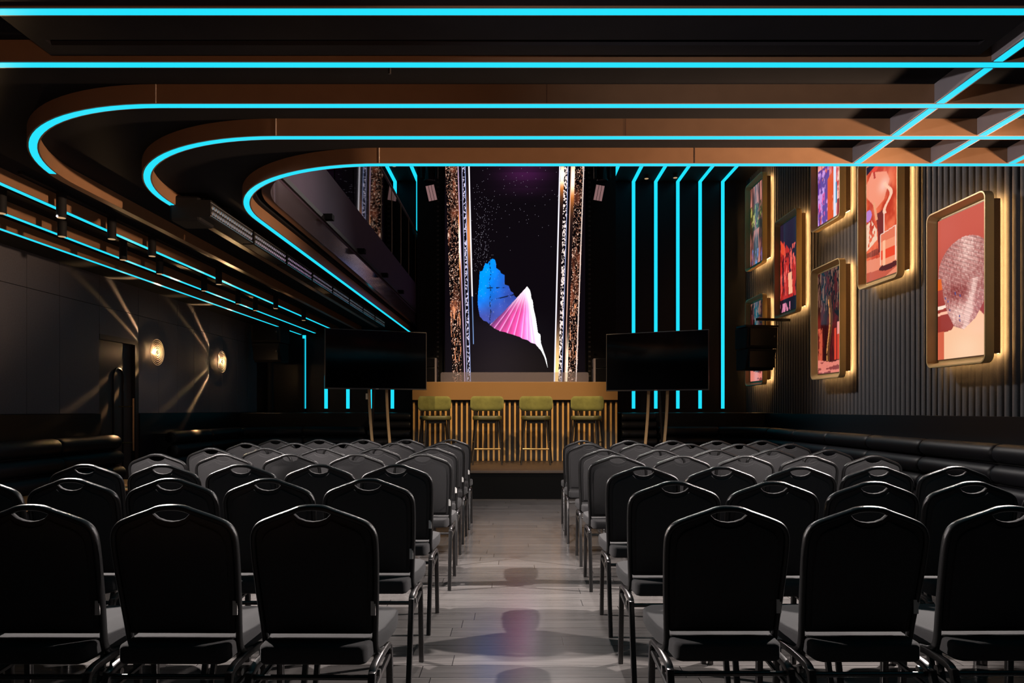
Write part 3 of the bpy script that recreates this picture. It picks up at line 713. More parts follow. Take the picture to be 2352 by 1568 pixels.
# ------------------------------------------------------------------ framed light-box pictures on the right wall
def mask_poster(w_, h):
    U, V = np.meshgrid(np.linspace(0, 1, w_), np.linspace(0, 1, h)); img = np.zeros((h, w_, 3))
    img[:] = lerp((150, 50, 42), (205, 92, 76), sm(V, 0.2, 0.9))/255
    put(img, (np.abs(V-0.37-0.03*U) < 0.012) & (U < 0.2), (255, 225, 205)); put(img, (np.abs(V-0.325-0.03*U) < 0.01) & (U < 0.22), (255, 190, 160))
    put(img, (U < 0.13) & (V > 0.5) & (V < 0.58), (226, 100, 40))
    put(img, inpoly(U, V, [(0, 0), (1, 0), (1, 0.24), (0.86, 0.3), (0.55, 0.22), (0.38, 0.24), (0.3, 0.2), (0.12, 0.19), (0.05, 0.17)]), (252, 196, 156))
    g = np.exp(-((U-0.6)/0.35)**2-((V-0.05)/0.12)**2)[..., None]; img[:] = img*(1-0.5*g) + np.array((255, 224, 190))/255*0.5*g
    put(img, (U < 0.14) & (V < 0.2), (212, 98, 70))
    head = (((U-0.56)/0.55)**2 + ((V-0.60)/0.22)**2 < 1) & (V > 0.58) | inpoly(U, V, [(0.06, 0.62), (0.12, 0.45), (0.22, 0.32), (0.36, 0.22), (0.56, 0.19), (0.78, 0.25), (0.92, 0.33), (1.05, 0.45), (1.1, 0.62)])
    gu, gv = (U*42 + V*10) % 1, (V*70 + U*14) % 1
    r = np.random.default_rng(4).random((120, 120)); fac = r[np.clip((V*70+U*14).astype(int), 0, 119), np.clip((U*42+V*10).astype(int), 0, 119)]
    shade = 0.45 + 0.4*np.exp(-((U-0.62)/0.2)**2)*sm(V, 0.45, 0.75) + 0.5*np.exp(-((U-0.45)/0.2)**2-((V-0.3)/0.07)**2) + 0.55*np.exp(-(np.abs(U-0.72-(V-0.42)*0.6)/0.07)**2)*(V < 0.52) - 0.35*np.exp(-((U-0.42)/0.2)**2-((V-0.46)/0.06)**2)
    c_ = lerp((138, 48, 46), (255, 208, 196), np.clip(shade + 0.06 + (fac-0.5)*0.36, 0, 1))
    c_ = np.where(((fac > 0.95) & (V < 0.46) & (U < 0.5))[..., None], np.array((90, 90, 150)), c_)
    c_ = c_*np.where((gu < 0.16) | (gv < 0.18), 0.72, 1.0)[..., None]
    img[:] = np.where(head[..., None], c_/255, img)
    return np.clip(img, 0, 1)
def drink_poster(w_, h):
    U, V = np.meshgrid(np.linspace(0, 1, w_), np.linspace(0, 1, h)); img = np.zeros((h, w_, 3)); n1 = noise2(h, w_, h/8, w_/5, 9)
    img[:] = lerp((196, 58, 34), (240, 112, 74), sm(n1, 0.3, 0.75))/255
    put(img, inpoly(U, V, [(0, 1), (0, 0.93), (0.3, 0.97), (0.62, 0.9), (0.7, 1)]), (30, 22, 48))
    put(img, inpoly(U, V, [(0.72, 1), (1, 1), (1, 0.86), (0.9, 0.9)]), (225, 165, 225))
    put(img, inpoly(U, V, [(0.3, 0.55), (0.55, 0.56), (0.55, 0.2), (0.38, 0.22), (0.36, 0.4)]), (120, 40, 36))
    put(img, inpoly(U, V, [(0, 0.5), (0.16, 0.52), (0.33, 0.42), (0.34, 0.33), (0.0, 0.27)]) & (noise2(h, w_, 12, 8, 2) > 0.42), (246, 205, 176))
    put(img, inpoly(U, V, [(0, 0.85), (0.18, 0.93), (0.62, 0.86), (0.72, 0.78), (0.55, 0.64), (0.32, 0.6), (0.18, 0.66), (0, 0.74)]), (248, 150, 118))
    g = np.exp(-((U-0.55)/0.16)**2-((V-0.76)/0.06)**2)[..., None]; img[:] = img*(1-g*0.7) + np.array((255, 215, 200))/255*0.7*g
    put(img, (np.abs(U-0.24-0.5*(0.92-V)) < 0.03) & (V > 0.86) & (V < 0.93), (190, 60, 46))
    put(img, ((U-0.27)/0.09)**2 + ((V-0.94)/0.022)**2 < 1, (235, 70, 50))
    put(img, ((U-0.06)/0.11)**2 + ((V-0.57)/0.05)**2 < 1, (190, 130, 205))
    put(img, (np.abs(U-0.25-0.55*(0.64-V)) < 0.035) & (V < 0.66) & (V > 0.5), (240, 160, 120))
    put(img, inpoly(U, V, [(0, 0.21), (0.4, 0.2), (0.36, 0.26), (0, 0.25)]) & ((U*30 % 1) < 0.5), (92, 40, 34))
    put(img, inpoly(U, V, [(0, 0), (1, 0), (1, 0.22), (0.5, 0.17), (0, 0.19)]), (238, 140, 108)); put(img, inpoly(U, V, [(0, 0), (0.6, 0), (1, 0.06), (0, 0.08)]), (200, 92, 70))
    put(img, (np.abs(U-0.66+0.1*np.sin(V*26)) < 0.045) & (V > 0.52) & (V < 0.78), (255, 200, 170))
    put(img, (np.abs(U-0.55) < 0.012) & (V > 0.33) & (V < 0.54), (255, 205, 190))
    put(img, ((U-0.68)/0.28)**2 + ((V-0.075)/0.03)**2 < 1, (86, 34, 36))
    gm = (U > 0.43) & (U < 0.90) & (V > 0.09+0.03*(U-0.66)**2*8) & (V < 0.36+0.05*(U-0.43))
    put(img, gm, (246, 150, 112)); put(img, gm & (V < 0.22) & (V > 0.145), (238, 74, 44)); put(img, gm & (V > 0.29), (232, 120, 88))
    put(img, gm & ((np.abs(U-0.44) < 0.014) | (np.abs(U-0.885) < 0.014)), (255, 214, 190)); put(img, gm & (np.abs(V-0.36-0.05*(U-0.43)) < 0.006), (255, 225, 205))
    g = gm & (np.abs(U-0.55) < 0.04) & (V < 0.3); put(img, g, (255, 190, 150))
    return np.clip(img, 0, 1)
def dark_poster(w_, h, red=1.0, seed=3):
    U, V = np.meshgrid(np.linspace(0, 1, w_), np.linspace(0, 1, h)); img = np.zeros((h, w_, 3)); n1 = noise2(h, w_, h/5, w_/5, seed)
    img[:] = lerp((40, 8, 10), (120, 24, 22), sm(n1, 0.3, 0.8))/255
    nn = noise2(h, w_, 12, 3, seed+1); put(img, (V > 0.6 - 0.3*(U-0.6)) & (nn > 0.45), (22, 10, 14)); put(img, (V > 0.62) & (nn > 0.62), (120, 80, 66))
    put(img, (np.abs(U-0.5+0.06*np.sin(V*9)) < 0.05 + 0.03*V) & (V < 0.75) & (V > 0.1), (86, 48, 26))
    put(img, (np.abs(U-0.45+0.06*np.sin(V*9)) < 0.025) & (V < 0.72) & (V > 0.12) & (nn > 0.4), (200, 130, 70))
    put(img, (U > 0.66) & (V > 0.12) & (V < 0.42) & (((U*9) % 1) > 0.25), (214, 62, 40)); put(img, (U > 0.66) & (np.abs(V-0.42) < 0.06) & (U > 0.8), (240, 150, 140))
    put(img, (U < 0.2) & (V > 0.1) & (V < 0.45) & (nn > 0.42), (200, 84, 60))
    put(img, inpoly(U, V, [(0, 0), (1, 0), (1, 0.12), (0.6, 0.1), (0, 0.14)]), (226, 128, 112)); put(img, (V < 0.11) & (noise2(h, w_, 6, 20, seed+4) > 0.58), (140, 62, 60))
    return np.clip(img, 0, 1)
def flower_poster(w_, h):
    U, V = np.meshgrid(np.linspace(0, 1, w_), np.linspace(0, 1, h)); img = np.zeros((h, w_, 3)); n1 = noise2(h, w_, 14, 7, 31); n2 = noise2(h, w_, 10, 5, 32)
    img[:] = lerp((205, 60, 60), (255, 190, 180), sm(n1, 0.3, 0.7))/255
    put(img, (U < 0.48) & (V < 0.55) & (n2 > 0.3), (104, 62, 150)); put(img, (U < 0.46) & (V < 0.52) & (n1 > 0.56), (206, 150, 226)); put(img, (U < 0.3) & (V < 0.3) & (n2 > 0.62), (230, 90, 160))
    put(img, (U > 0.42) & (U < 0.72) & (V < 0.3 + 0.25*U), (226, 84, 32)); put(img, (U > 0.4) & (U < 0.72) & (V < 0.5) & (n1 > 0.62), (240, 130, 96))
    put(img, (np.abs(U-0.71) < 0.045) & (V < 0.75), (225, 230, 250)); put(img, (np.abs(U-0.77) < 0.02) & (V > 0.12) & (V < 0.32), (40, 150, 190))
    put(img, (U > 0.8) & (n2 > 0.5), (255, 205, 190)); put(img, (U > 0.8) & (V < 0.15), (150, 46, 50))
    return np.clip(img, 0, 1)
def red_poster(w_, h):
    U, V = np.meshgrid(np.linspace(0, 1, w_), np.linspace(0, 1, h)); img = np.zeros((h, w_, 3)); n1 = noise2(h, w_, 26, 9, 41); n2 = noise2(h, w_, 14, 5, 44)
    img[:] = lerp((26, 16, 30), (40, 28, 50), sm(V, 0, 1))/255
    put(img, (V < 0.8-0.4*np.abs(U-0.2)) & (V > 0.14) & (n1 > 0.42), (186, 40, 34)); put(img, (V < 0.72) & (V > 0.16) & (n2 > 0.62), (236, 96, 84)); put(img, (V < 0.66) & (V > 0.15) & (n2 < 0.36), (46, 12, 20))
    put(img, inpoly(U, V, [(0, 0.84), (0.25, 0.74), (0.3, 0.62), (0.05, 0.68)]), (226, 74, 46))
    put(img, (np.abs(U-0.55+0.2*(V-0.3)) < 0.1) & (V > 0.18) & (V < 0.42), (255, 178, 140)); put(img, (U < 0.55) & (V < 0.1) & (n2 > 0.45), (220, 130, 160))
    return np.clip(img, 0, 1)
def green_poster(w_, h):
    U, V = np.meshgrid(np.linspace(0, 1, w_), np.linspace(0, 1, h)); img = np.zeros((h, w_, 3)); n1 = noise2(h, w_, 22, 3, 51); n2 = noise2(h, w_, 10, 5, 52)
    img[:] = lerp((62, 26, 24), (206, 128, 112), sm(n1, 0.3, 0.75))/255
    put(img, (np.abs(V-0.6) < 0.16) & (n2 > 0.42), (66, 60, 22)); put(img, (np.abs(V-0.62) < 0.13) & (n2 > 0.6), (170, 160, 84)); put(img, (np.abs(V-0.42) < 0.12) & (n1 < 0.45), (46, 34, 24))
    put(img, (V < 0.18) & (n2 > 0.5), (120, 84, 130)); put(img, (V < 0.2) & (n2 > 0.66), (70, 130, 190))
    return np.clip(img, 0, 1)

XF = 4.26
def picture_frame(yc, z0, lab, img, hh=1.575, ww=0.885):
    """local: x runs along the wall towards the viewer's far side (+Y world), y depth, z up"""
    t = thing('picture_frame', lab, 'framed picture', (XR, yc, z0), group='gold light-box frames on the fluted wall')
    dz = XF - XR                      # front rim lies at local x = dz (towards the hall)
    r = 0.075
    def ring(wd, ht, rad, n=6): return [(a, b + hh/2) for a, b in rrect(wd, ht, rad, n)]
    out_f, in_f, deep = ring(ww, hh, r), ring(ww-0.026, hh-0.026, r-0.012), ring(ww-0.10, hh-0.10, r-0.03)
    k = len(out_f); mb = MB()
    def add(pts, x_): n_ = len(mb.v); mb.v += [(x_, a, b) for a, b in pts]; return n_
    a0 = add(out_f, dz); b0 = add(in_f, dz); c0 = add(deep, -0.064); d0 = add(out_f, -0.058)
    for i in range(k):
        j = (i+1) % k
        mb.face((a0+i, a0+j, b0+j, b0+i)); mb.face((b0+i, b0+j, c0+j, c0+i)); mb.face((a0+i, d0+i, d0+j, a0+j))
    mb.face([d0+i for i in range(k)]); mb.face([c0+i for i in range(k)])
    mb.obj('tray', M_gold, t, smooth=35)
    yb, zb = ww/2-0.006, 0.085
    MB().box(-0.058, 0.004, -yb, yb, zb, hh-zb).obj('mounting_box', M_mesh, t)
    MB().box(0.004, 0.058, -yb*0.5, yb*0.5, zb+0.3, hh-zb-0.3).obj('wall_bracket', M_black, t)
    mb = MB()
    for (a, b, c_, d) in ((-yb+0.03, -yb+0.05, zb, hh-zb), (yb-0.05, yb-0.03, zb, hh-zb), (-yb+0.05, yb-0.05, zb+0.002, zb+0.02), (-yb+0.05, yb-0.05, hh-zb-0.02, hh-zb-0.002)):
        mb.box(0.004, 0.010, a, b, c_, d)
    mb.obj('halo_light', M_halo, t)
    iw, ih = ww-0.16, hh-0.16
    MB().box(-0.068, -0.064, -iw/2-0.012, iw/2+0.012, hh/2-ih/2-0.012, hh/2+ih/2+0.012).obj('inner_ledge', mat('dull_gold_ledge', (0.2, 0.11, 0.045), 0.45, metal=0.3), t)
    picture('picture', img, (-0.069, iw/2, hh/2-ih/2), (0, -iw, 0), (0, 0, ih), MPIC, t)
    return t
MPIC = picture_mat('backlit_print', 1.0, 0.12, 0.5)
frames = [
    (6.63, 1.68, 'gold frame with picture of a faceted mirror-tile mask, lowest and nearest', mask_poster(120, 200)),
    (8.05, 2.735, 'gold frame with picture of an orange cocktail being poured into a glass', drink_poster(90, 170)),
    (9.40, 1.68, 'gold frame with dark red picture of a trunk-like column and tasselled canopy', dark_poster(70, 130)),
    (9.40, 3.79, 'gold frame with pink, purple and orange flower picture, partly hidden by ceiling', flower_poster(70, 130)),
    (10.78, 2.745, 'gold frame with picture of red bottles on black, topmost corner blue lit', red_poster(60, 110)),
    (12.20, 3.795, 'gold frame with picture of green plants behind bars, farthest and highest', green_poster(50, 96)),
    (12.20, 1.69, 'gold frame with dark picture mostly hidden behind the hanging wall speaker', dark_poster(50, 96, 1.0, 77)),
]
# the frames hang clear of the wall: the box behind touches it
for (yc, z0, lab, im) in frames:
    picture_frame(yc, z0, lab, im)

# ------------------------------------------------------------------ loudspeakers
def line_speaker(loc, rz, lab, wd, ht, dp, grp):
    t = thing('loudspeaker', lab, 'loudspeaker', loc, rz, grp)
    for k in range(2):
        z1 = -k*ht*0.5; z0 = z1 - ht*0.5
        tp = 0.0 if k == 0 else 0.12
        mb = MB().prism([(0, z1-0.006), (dp, z1-0.006), (dp, z0+0.006), (0.03+tp*0.6, z0+0.006)], -wd/2+ (0.0 if k == 0 else 0.02), wd/2-(0.0 if k == 0 else 0.02), 'x')
        c = mb.obj('cabinet', M_black, t, bevel=0.012)
        MB().box(-wd*0.42, wd*0.42, -0.008 + (0.02 if k else 0), 0.004 + (0.03 if k else 0), z0+0.04, z1-0.03).obj('grille', M_blackgloss, c, bevel=0.004)
        MB().cyl((wd*0.38, -0.014, z1-ht*0.22), (wd*0.38, 0.004, z1-ht*0.22), 0.016, 12).obj('badge', M_tvrim, c)
    MB().box(-wd/2-0.02, wd/2+0.02, 0.02, dp*0.8, 0.0, 0.03).obj('rigging_frame', M_blackgloss, t)
    return t
x_, y_, z_ = P(1752, 750, 10.75)
sp = line_speaker((x_, 10.75, z_), 0.18, 'black two-box loudspeaker hung from an arm on the fluted wall', 0.52, 0.68, 0.40, None)
mb = MB().box(0.0, XW-x_-0.01, 0.16, 0.21, 0.12, 0.16)
mb.obj('wall_arm', M_blackgloss, sp)
for k in (-0.1, 0.1): MB().cyl((k+0.05, 0.18, 0.03), (k+0.05, 0.18, 0.13), 0.012, 8).obj('shackle', M_tvrim, sp)
x_, y_, z_ = P(609, 742, 11.9)
sp = line_speaker((x_, 11.9, z_), -0.1, 'black two-box loudspeaker on a pole at the back left corner', 0.54, 0.68, 0.40, None)
sl = MB().cyl((0.0, 0.2, -0.66), (0.0, 0.2, 1.20-z_+0.0), 0.05, 16).obj('pole', M_black, sp, smooth=40)

# ------------------------------------------------------------------ DJ booth
BD = 11.35
bx0, bx1 = (948-VX)*BD/F, (1418-VX)*BD/F
bt = thing('dj_booth', 'wide amber DJ booth with vertical gold slats on stage', 'DJ booth', (0, BD, 0.40))
zt = H + (VY-877)*BD/F - 0.40; zm = H + (VY-918.5)*BD/F - 0.40
MB().box(bx0, bx1, -0.06, 0.62, zm, zt).obj('counter', M_amber, bt, bevel=0.006)
MB().box(bx0+0.01, bx1-0.01, 0.02, 0.60, 0.0, zm-0.001).obj('base_panel', M_darkwood, bt)
mb = MB(); n = 38
for i in range(n+1):
    xc = bx0 + 0.02 + (bx1-bx0-0.04)*i/n
    mb.box(xc-0.0155, xc+0.0155, -0.012, 0.0195, 0.005, zm-0.03)
mb.obj('slat_front', mat('gold_slat', (0.72, 0.42, 0.14), 0.4, metal=0.2, noise=0.08, nscale=6), bt)
# clear guard and monitors on the booth
gx0, gx1 = (1012-VX)*(BD+0.15)/F, (1352-VX)*(BD+0.15)/F
zt_w = 0.40 + zt
pts = [(a + (gx0+gx1)/2, b + zt_w + 0.085) for a, b in rrect(gx1-gx0, 0.17, 0.03, 4)]
tag(MB().prism(pts, BD+0.15, BD+0.162, 'y').obj('acrylic_guard', M_acrylic), 'low frosted acrylic guard standing along the booth counter', 'guard')
for (xa, xb, ya, lab) in ((974, 1003, 821, 'grey-edged monitor speaker on the booth counter behind the left television'), (1363, 1396, 822, 'grey-edged monitor speaker on the booth counter behind the right television')):
    d = BD + 0.2; a, b = (xa-VX)*d/F, (xb-VX)*d/F; zz = H + (VY-ya)*d/F
    t = thing('monitor_speaker', lab, 'loudspeaker', ((a+b)/2, d, zt_w), group='booth monitor speakers')
    hw = (b-a)/2
    MB().box(-hw, hw, 0, 0.25, 0, (zz-zt_w)*0.60).obj('lower_cabinet', M_blackgloss, t, bevel=0.008)
    MB().box(-hw*0.97, hw*0.97, 0, 0.25, (zz-zt_w)*0.62, zz-zt_w).obj('upper_cabinet', M_blackgloss, t, bevel=0.015)
    MB().box(hw*0.7 if xa < 1100 else -hw, hw if xa < 1100 else -hw*0.7, -0.006, 0.0, 0.01, (zz-zt_w)*0.98).obj('side_trim', mat('grey_trim', (0.25, 0.22, 0.25), 0.5), t)

# ------------------------------------------------------------------ bar stools on stage, facing the audience
def stool():
    t = thing('bar_stool', 'x', 'bar stool', (0, 0, 0), group='green velvet bar stools')
    # seat (front towards -y)
    pts = [(a, b) for a, b in rrect(0.46, 0.44, 0.12, 6)]
    MB().prism(pts, 0.715, 0.785).obj('seat', M_greenleather, t, bevel=0.022, bseg=3, smooth=50)
    # curved backrest
    mb = MB(); n = 18; rows = 9; vs = {}
    for side in (0, 1):
        for i in range(n+1):
            a = math.radians(-62 + 124*i/n)
            for j in range(rows+1):
                f = j/rows; ed = abs(2*i/n-1)
                hgt = 0.245*(1 - 0.55*max(0, ed-0.72)**2/0.0784*0.75)
                z = 0.985 + (f-0.5)*hgt
                rr = 0.30 + (0.028 if side else -0.028)*math.sqrt(max(0.02, 1-(2*f-1)**4))*math.sqrt(max(0.05, 1-ed**6))
                vs[(side, i, j)] = len(mb.v); mb.v.append((rr*math.sin(a)*0.98, rr*math.cos(a)*0.85 - 0.06, z))
    for side in (0, 1):
        for i in range(n):
            for j in range(rows):
                mb.face([vs[(side, i, j)], vs[(side, i+1, j)], vs[(side, i+1, j+1)], vs[(side, i, j+1)]])
    for i in range(n):
        for j in (0, rows): mb.face([vs[(0, i, j)], vs[(1, i, j)], vs[(1, i+1, j)], vs[(0, i+1, j)]])
    for j in range(rows):
        for i in (0, n): mb.face([vs[(0, i, j)], vs[(0, i, j+1)], vs[(1, i, j+1)], vs[(1, i, j)]])
    mb.obj('backrest', M_velvet, t, smooth=70)
    ms = mat('dark_steel_leg', (0.05, 0.042, 0.035), 0.35, metal=0.6)
    for sx in (-1, 1):
        MB().cyl((sx*0.225, -0.20, 0.0), (sx*0.165, -0.15, 0.72), 0.012, 10, 0.015).obj('leg', ms, t, smooth=40)
        MB().cyl((sx*0.25, 0.22, 0.0), (sx*0.19, 0.15, 0.72), 0.012, 10, 0.015).obj('leg', ms, t, smooth=40)
        MB().cyl((sx*0.16, 0.16, 0.70), (sx*0.15, 0.205, 0.90), 0.011, 10).obj('back_support', ms, t, smooth=40)
        MB().cyl((sx*0.197, -0.175, 0.36), (sx*0.225, 0.19, 0.36), 0.008, 8).obj('side_bar', ms, t, smooth=40)
    MB().cyl((-0.203, -0.182, 0.255), (0.203, -0.182, 0.255), 0.016, 12).obj('footrest', M_brass, t, smooth=40)
    MB().box(-0.14, 0.14, -0.155, 0.13, 0.665, 0.715).obj('under_seat_frame', ms, t)
    return t
proto = None
for i, (px_, rz, lab) in enumerate(((1000, -0.30, 'olive velvet bar stool at the left end, turned inwards'), (1119, -0.06, 'olive velvet bar stool, second from the left, with bright brass footrest'), (1231, 0.05, 'olive velvet bar stool, third from the left, with bright brass footrest'), (1347, 0.28, 'olive velvet bar stool at the right end, turned inwards'))):
    d = 10.72
    loc = ((px_-VX)*d/F, d, 0.40)
    if proto is None: proto = stool(); proto.location = loc; proto.scale = (1, 1, 0.965); proto.rotation_euler = (0, 0, -rz); proto['label'] = lab
    else: dup(proto, loc, -rz, lab, (1, 1, 0.965))

# ------------------------------------------------------------------ televisions on oak easel stands
def television(xa, da, xb, db, ztop, zbot, lab, mirror):
    A = Vector(((xa-VX)*da/F, da)); B = Vector(((xb-VX)*db/F, db)); m_ = (A+B)/2; d = (B-A); L_ = d.length
    ang = math.atan2(d.y, d.x)
    t = thing('television', lab, 'television', (m_.x, m_.y, 0.40), ang, 'large televisions on stage')
    z0, z1 = zbot-0.40, ztop-0.40
    MB().box(-L_/2, L_/2, 0.0, 0.045, z0, z1).obj('bezel', M_tvrim, t, bevel=0.004)
    MB().box(-L_/2+0.012, L_/2-0.012, -0.003, 0.001, z0+0.02, z1-0.012).obj('display', M_tv, t)
    MB().box(-0.02, 0.02, -0.004, 0.0, z0+0.004, z0+0.014).obj('logo_plate', M_white, t)
    MB().box(-0.30, 0.30, 0.045, 0.08, z0+0.2, z1-0.3).obj('mount_plate', M_black, t)
    for k, (u0, u1) in enumerate(((-0.10, -0.02), (0.16, 0.24)) if not mirror else ((0.15, 0.07), (-0.13, -0.21))):
        pth = smoothpath([(u0, 0.10, z0+0.35), (u0, 0.10, z0), (u0*0.75+u1*0.25, 0.10, z0*0.6), (u1, 0.10, 0.0)], 6)
        MB().sweep(pth, rrect(0.042, 0.03, 0.006, 2), (0, 1, 0)).obj('leg', M_oak, t, smooth=40)
    pth = [(0, 0.10, z0+0.35), (0, 0.35, z0*0.6), (0, 0.55, 0.0)]
    MB().sweep(pth, rrect(0.035, 0.035, 0.006, 2), (1, 0, 0)).obj('rear_leg', M_darkwood, t, smooth=40)
    return t
television(746, 9.74, 980, 10.33, 2.42, 1.55, 'switched-off large television on oak legs, left of the booth', False)
television(1392, 10.33, 1628, 9.70, 2.395, 1.53, 'switched-off large television on oak legs, right of the booth', True)
x_, y_, z_ = P(842, 910, 11.7)
tag(MB().box(x_-0.02, x_+0.02, 11.72, 11.745, z_-0.05, z_+0.05).obj('wall_socket', M_white), 'small white socket plate beside the left television leg', 'socket')

# ------------------------------------------------------------------ banquettes
def roll_sweep(path, z, r, t, name='back_roll', seam=1.05):
    """a padded roll along a plan path with tucked seams"""
    # resample
    pts = [Vector((a, b, 0)) for a, b in path]; cum = [0]
    for a, b in zip(pts[:-1], pts[1:]): cum.append(cum[-1] + (b-a).length)
    tot = cum[-1]; ns = max(1, round(tot/seam)); ln = tot/ns
    ds = []
    for i in range(ns):
        for f in (0.0, 0.012, 0.035, 0.12, 0.3, 0.5, 0.7, 0.88, 0.965, 0.988): ds.append((i*ln + f*ln, f))
    ds.append((tot, 1.0))
    mb = MB(); k = 12; n0 = 0
    for (d, f) in ds:
        d = min(d, tot); i = 0
        while i < len(cum)-2 and cum[i+1] < d: i += 1
        u = (d-cum[i])/max(1e-9, cum[i+1]-cum[i]); p = pts[i].lerp(pts[i+1], u); tg = (pts[i+1]-pts[i]).normalized(); side = Vector((tg.y, -tg.x, 0))
        e = min(f, 1-f)*ln; rr = r*(0.80 if e < 0.005 else 0.94 if e < 0.02 else 0.985 if e < 0.05 else 1.0)
        for j in range(k):
            a = 2*PI*j/k; mb.v.append(tuple(p + side*(rr*math.cos(a)) + Vector((0, 0, z + rr*0.93*math.sin(a)))))
    m_ = len(ds)
    for i in range(m_-1):
        for j in range(k):
            mb.face((i*k+j, (i+1)*k+j, (i+1)*k+(j+1) % k, i*k+(j+1) % k))
    mb.face(list(range(k-1, -1, -1))); mb.face([(m_-1)*k+j for j in range(k)])
    return mb.obj(name, M_leather, t, smooth=50)
def offset_path(path, o):
    out = []
    for i, p in enumerate(path):
        a = Vector(path[max(0, i-1)]); b = Vector(path[min(len(path)-1, i+1)]); tg = (b-a).normalized()
        out.append((p[0] + tg.y*o, p[1] - tg.x*o))
    return out
def banquette(path, lab, rolls=3, ztop=0.97, pitch=0.17, inward=1, seat=True, lead=0.0):
    """path: plan line of the roll centres; inward = +1 when the seat lies on the right hand of the path"""
    t = thing('banquette', lab, 'banquette', (path[0][0], path[0][1], 0), group='black leather banquettes along the walls')
    L = [(a-path[0][0], b-path[0][1]) for a, b in path]
    for k in range(rolls): roll_sweep(offset_path(L, inward*0.025*k), ztop - pitch/2 - k*pitch, pitch*0.53, t)
    bk = offset_path(L, -inward*0.10)
    MB().sweep([(a, b, 0) for a, b in bk], [(-0.11, 0.0), (0.11, 0.0), (0.11, ztop-0.03), (-0.11, ztop-0.03)], (0, 0, 1)).obj('back_board', M_black, t, smooth=40)
    if seat:
        sp_ = offset_path(L, inward*0.31)
        MB().sweep([(a, b, 0) for a, b in sp_], [(-0.26, 0.30), (0.26, 0.30), (0.26, 0.44), (0.20, 0.455), (-0.26, 0.455)], (0, 0, 1)).obj('seat', M_leather, t, smooth=40)
        MB().sweep([(a, b, 0) for a, b in offset_path(L, inward*0.28)], [(-0.22, 0.0), (0.22, 0.0), (0.22, 0.30), (-0.22, 0.30)], (0, 0, 1)).obj('plinth', M_black, t, smooth=40)
    return t
xl = -4.52
banquette([(xl, 0.6), (xl, 7.72)], 'black roll-padded banquette along the left wall, before the door', inward=1)
cr = [(xl, 8.95), (xl, 10.5)] + [(xl+0.75-0.75*math.cos(a*PI/16), 10.75+0.75*math.sin(a*PI/16)) for a in range(1, 9)] + [(-2.50, 11.5)]
banquette(cr, 'black roll-padded banquette beyond the door, turning the back left corner', inward=1)
xr_ = 4.05
cr = [(2.40, 11.5)] + [(xr_-0.75+0.75*math.sin(a*PI/16), 10.75+0.75*math.cos(a*PI/16)) for a in range(0, 9)] + [(xr_, 0.6)]
banquette(cr, 'long black roll-padded banquette along the fluted right wall', inward=1)
for (a, b, lab) in ((-2.46, -1.74, 'tall black roll-padded back panel left of the booth'), (1.78, 2.36, 'tall black roll-padded back panel right of the booth')):
    banquette([(a, 11.45), (b, 11.45)], lab, rolls=5, ztop=1.20, pitch=0.14, seat=False)
# oak edge glimpsed on the left seats
for (y0_, y1_, lab) in ((4.9, 6.7, 'tan oak side ledge on the left banquette seat near the rear rows'), (7.05, 7.62, 'tan oak side ledge on the left banquette seat near the door')):
    tag(MB().box(-4.42, -3.80, y0_, y1_, 0.457, 0.475).obj('seat_ledge', M_tan, bevel=0.004), lab, 'ledge', 'oak ledges on the banquette')

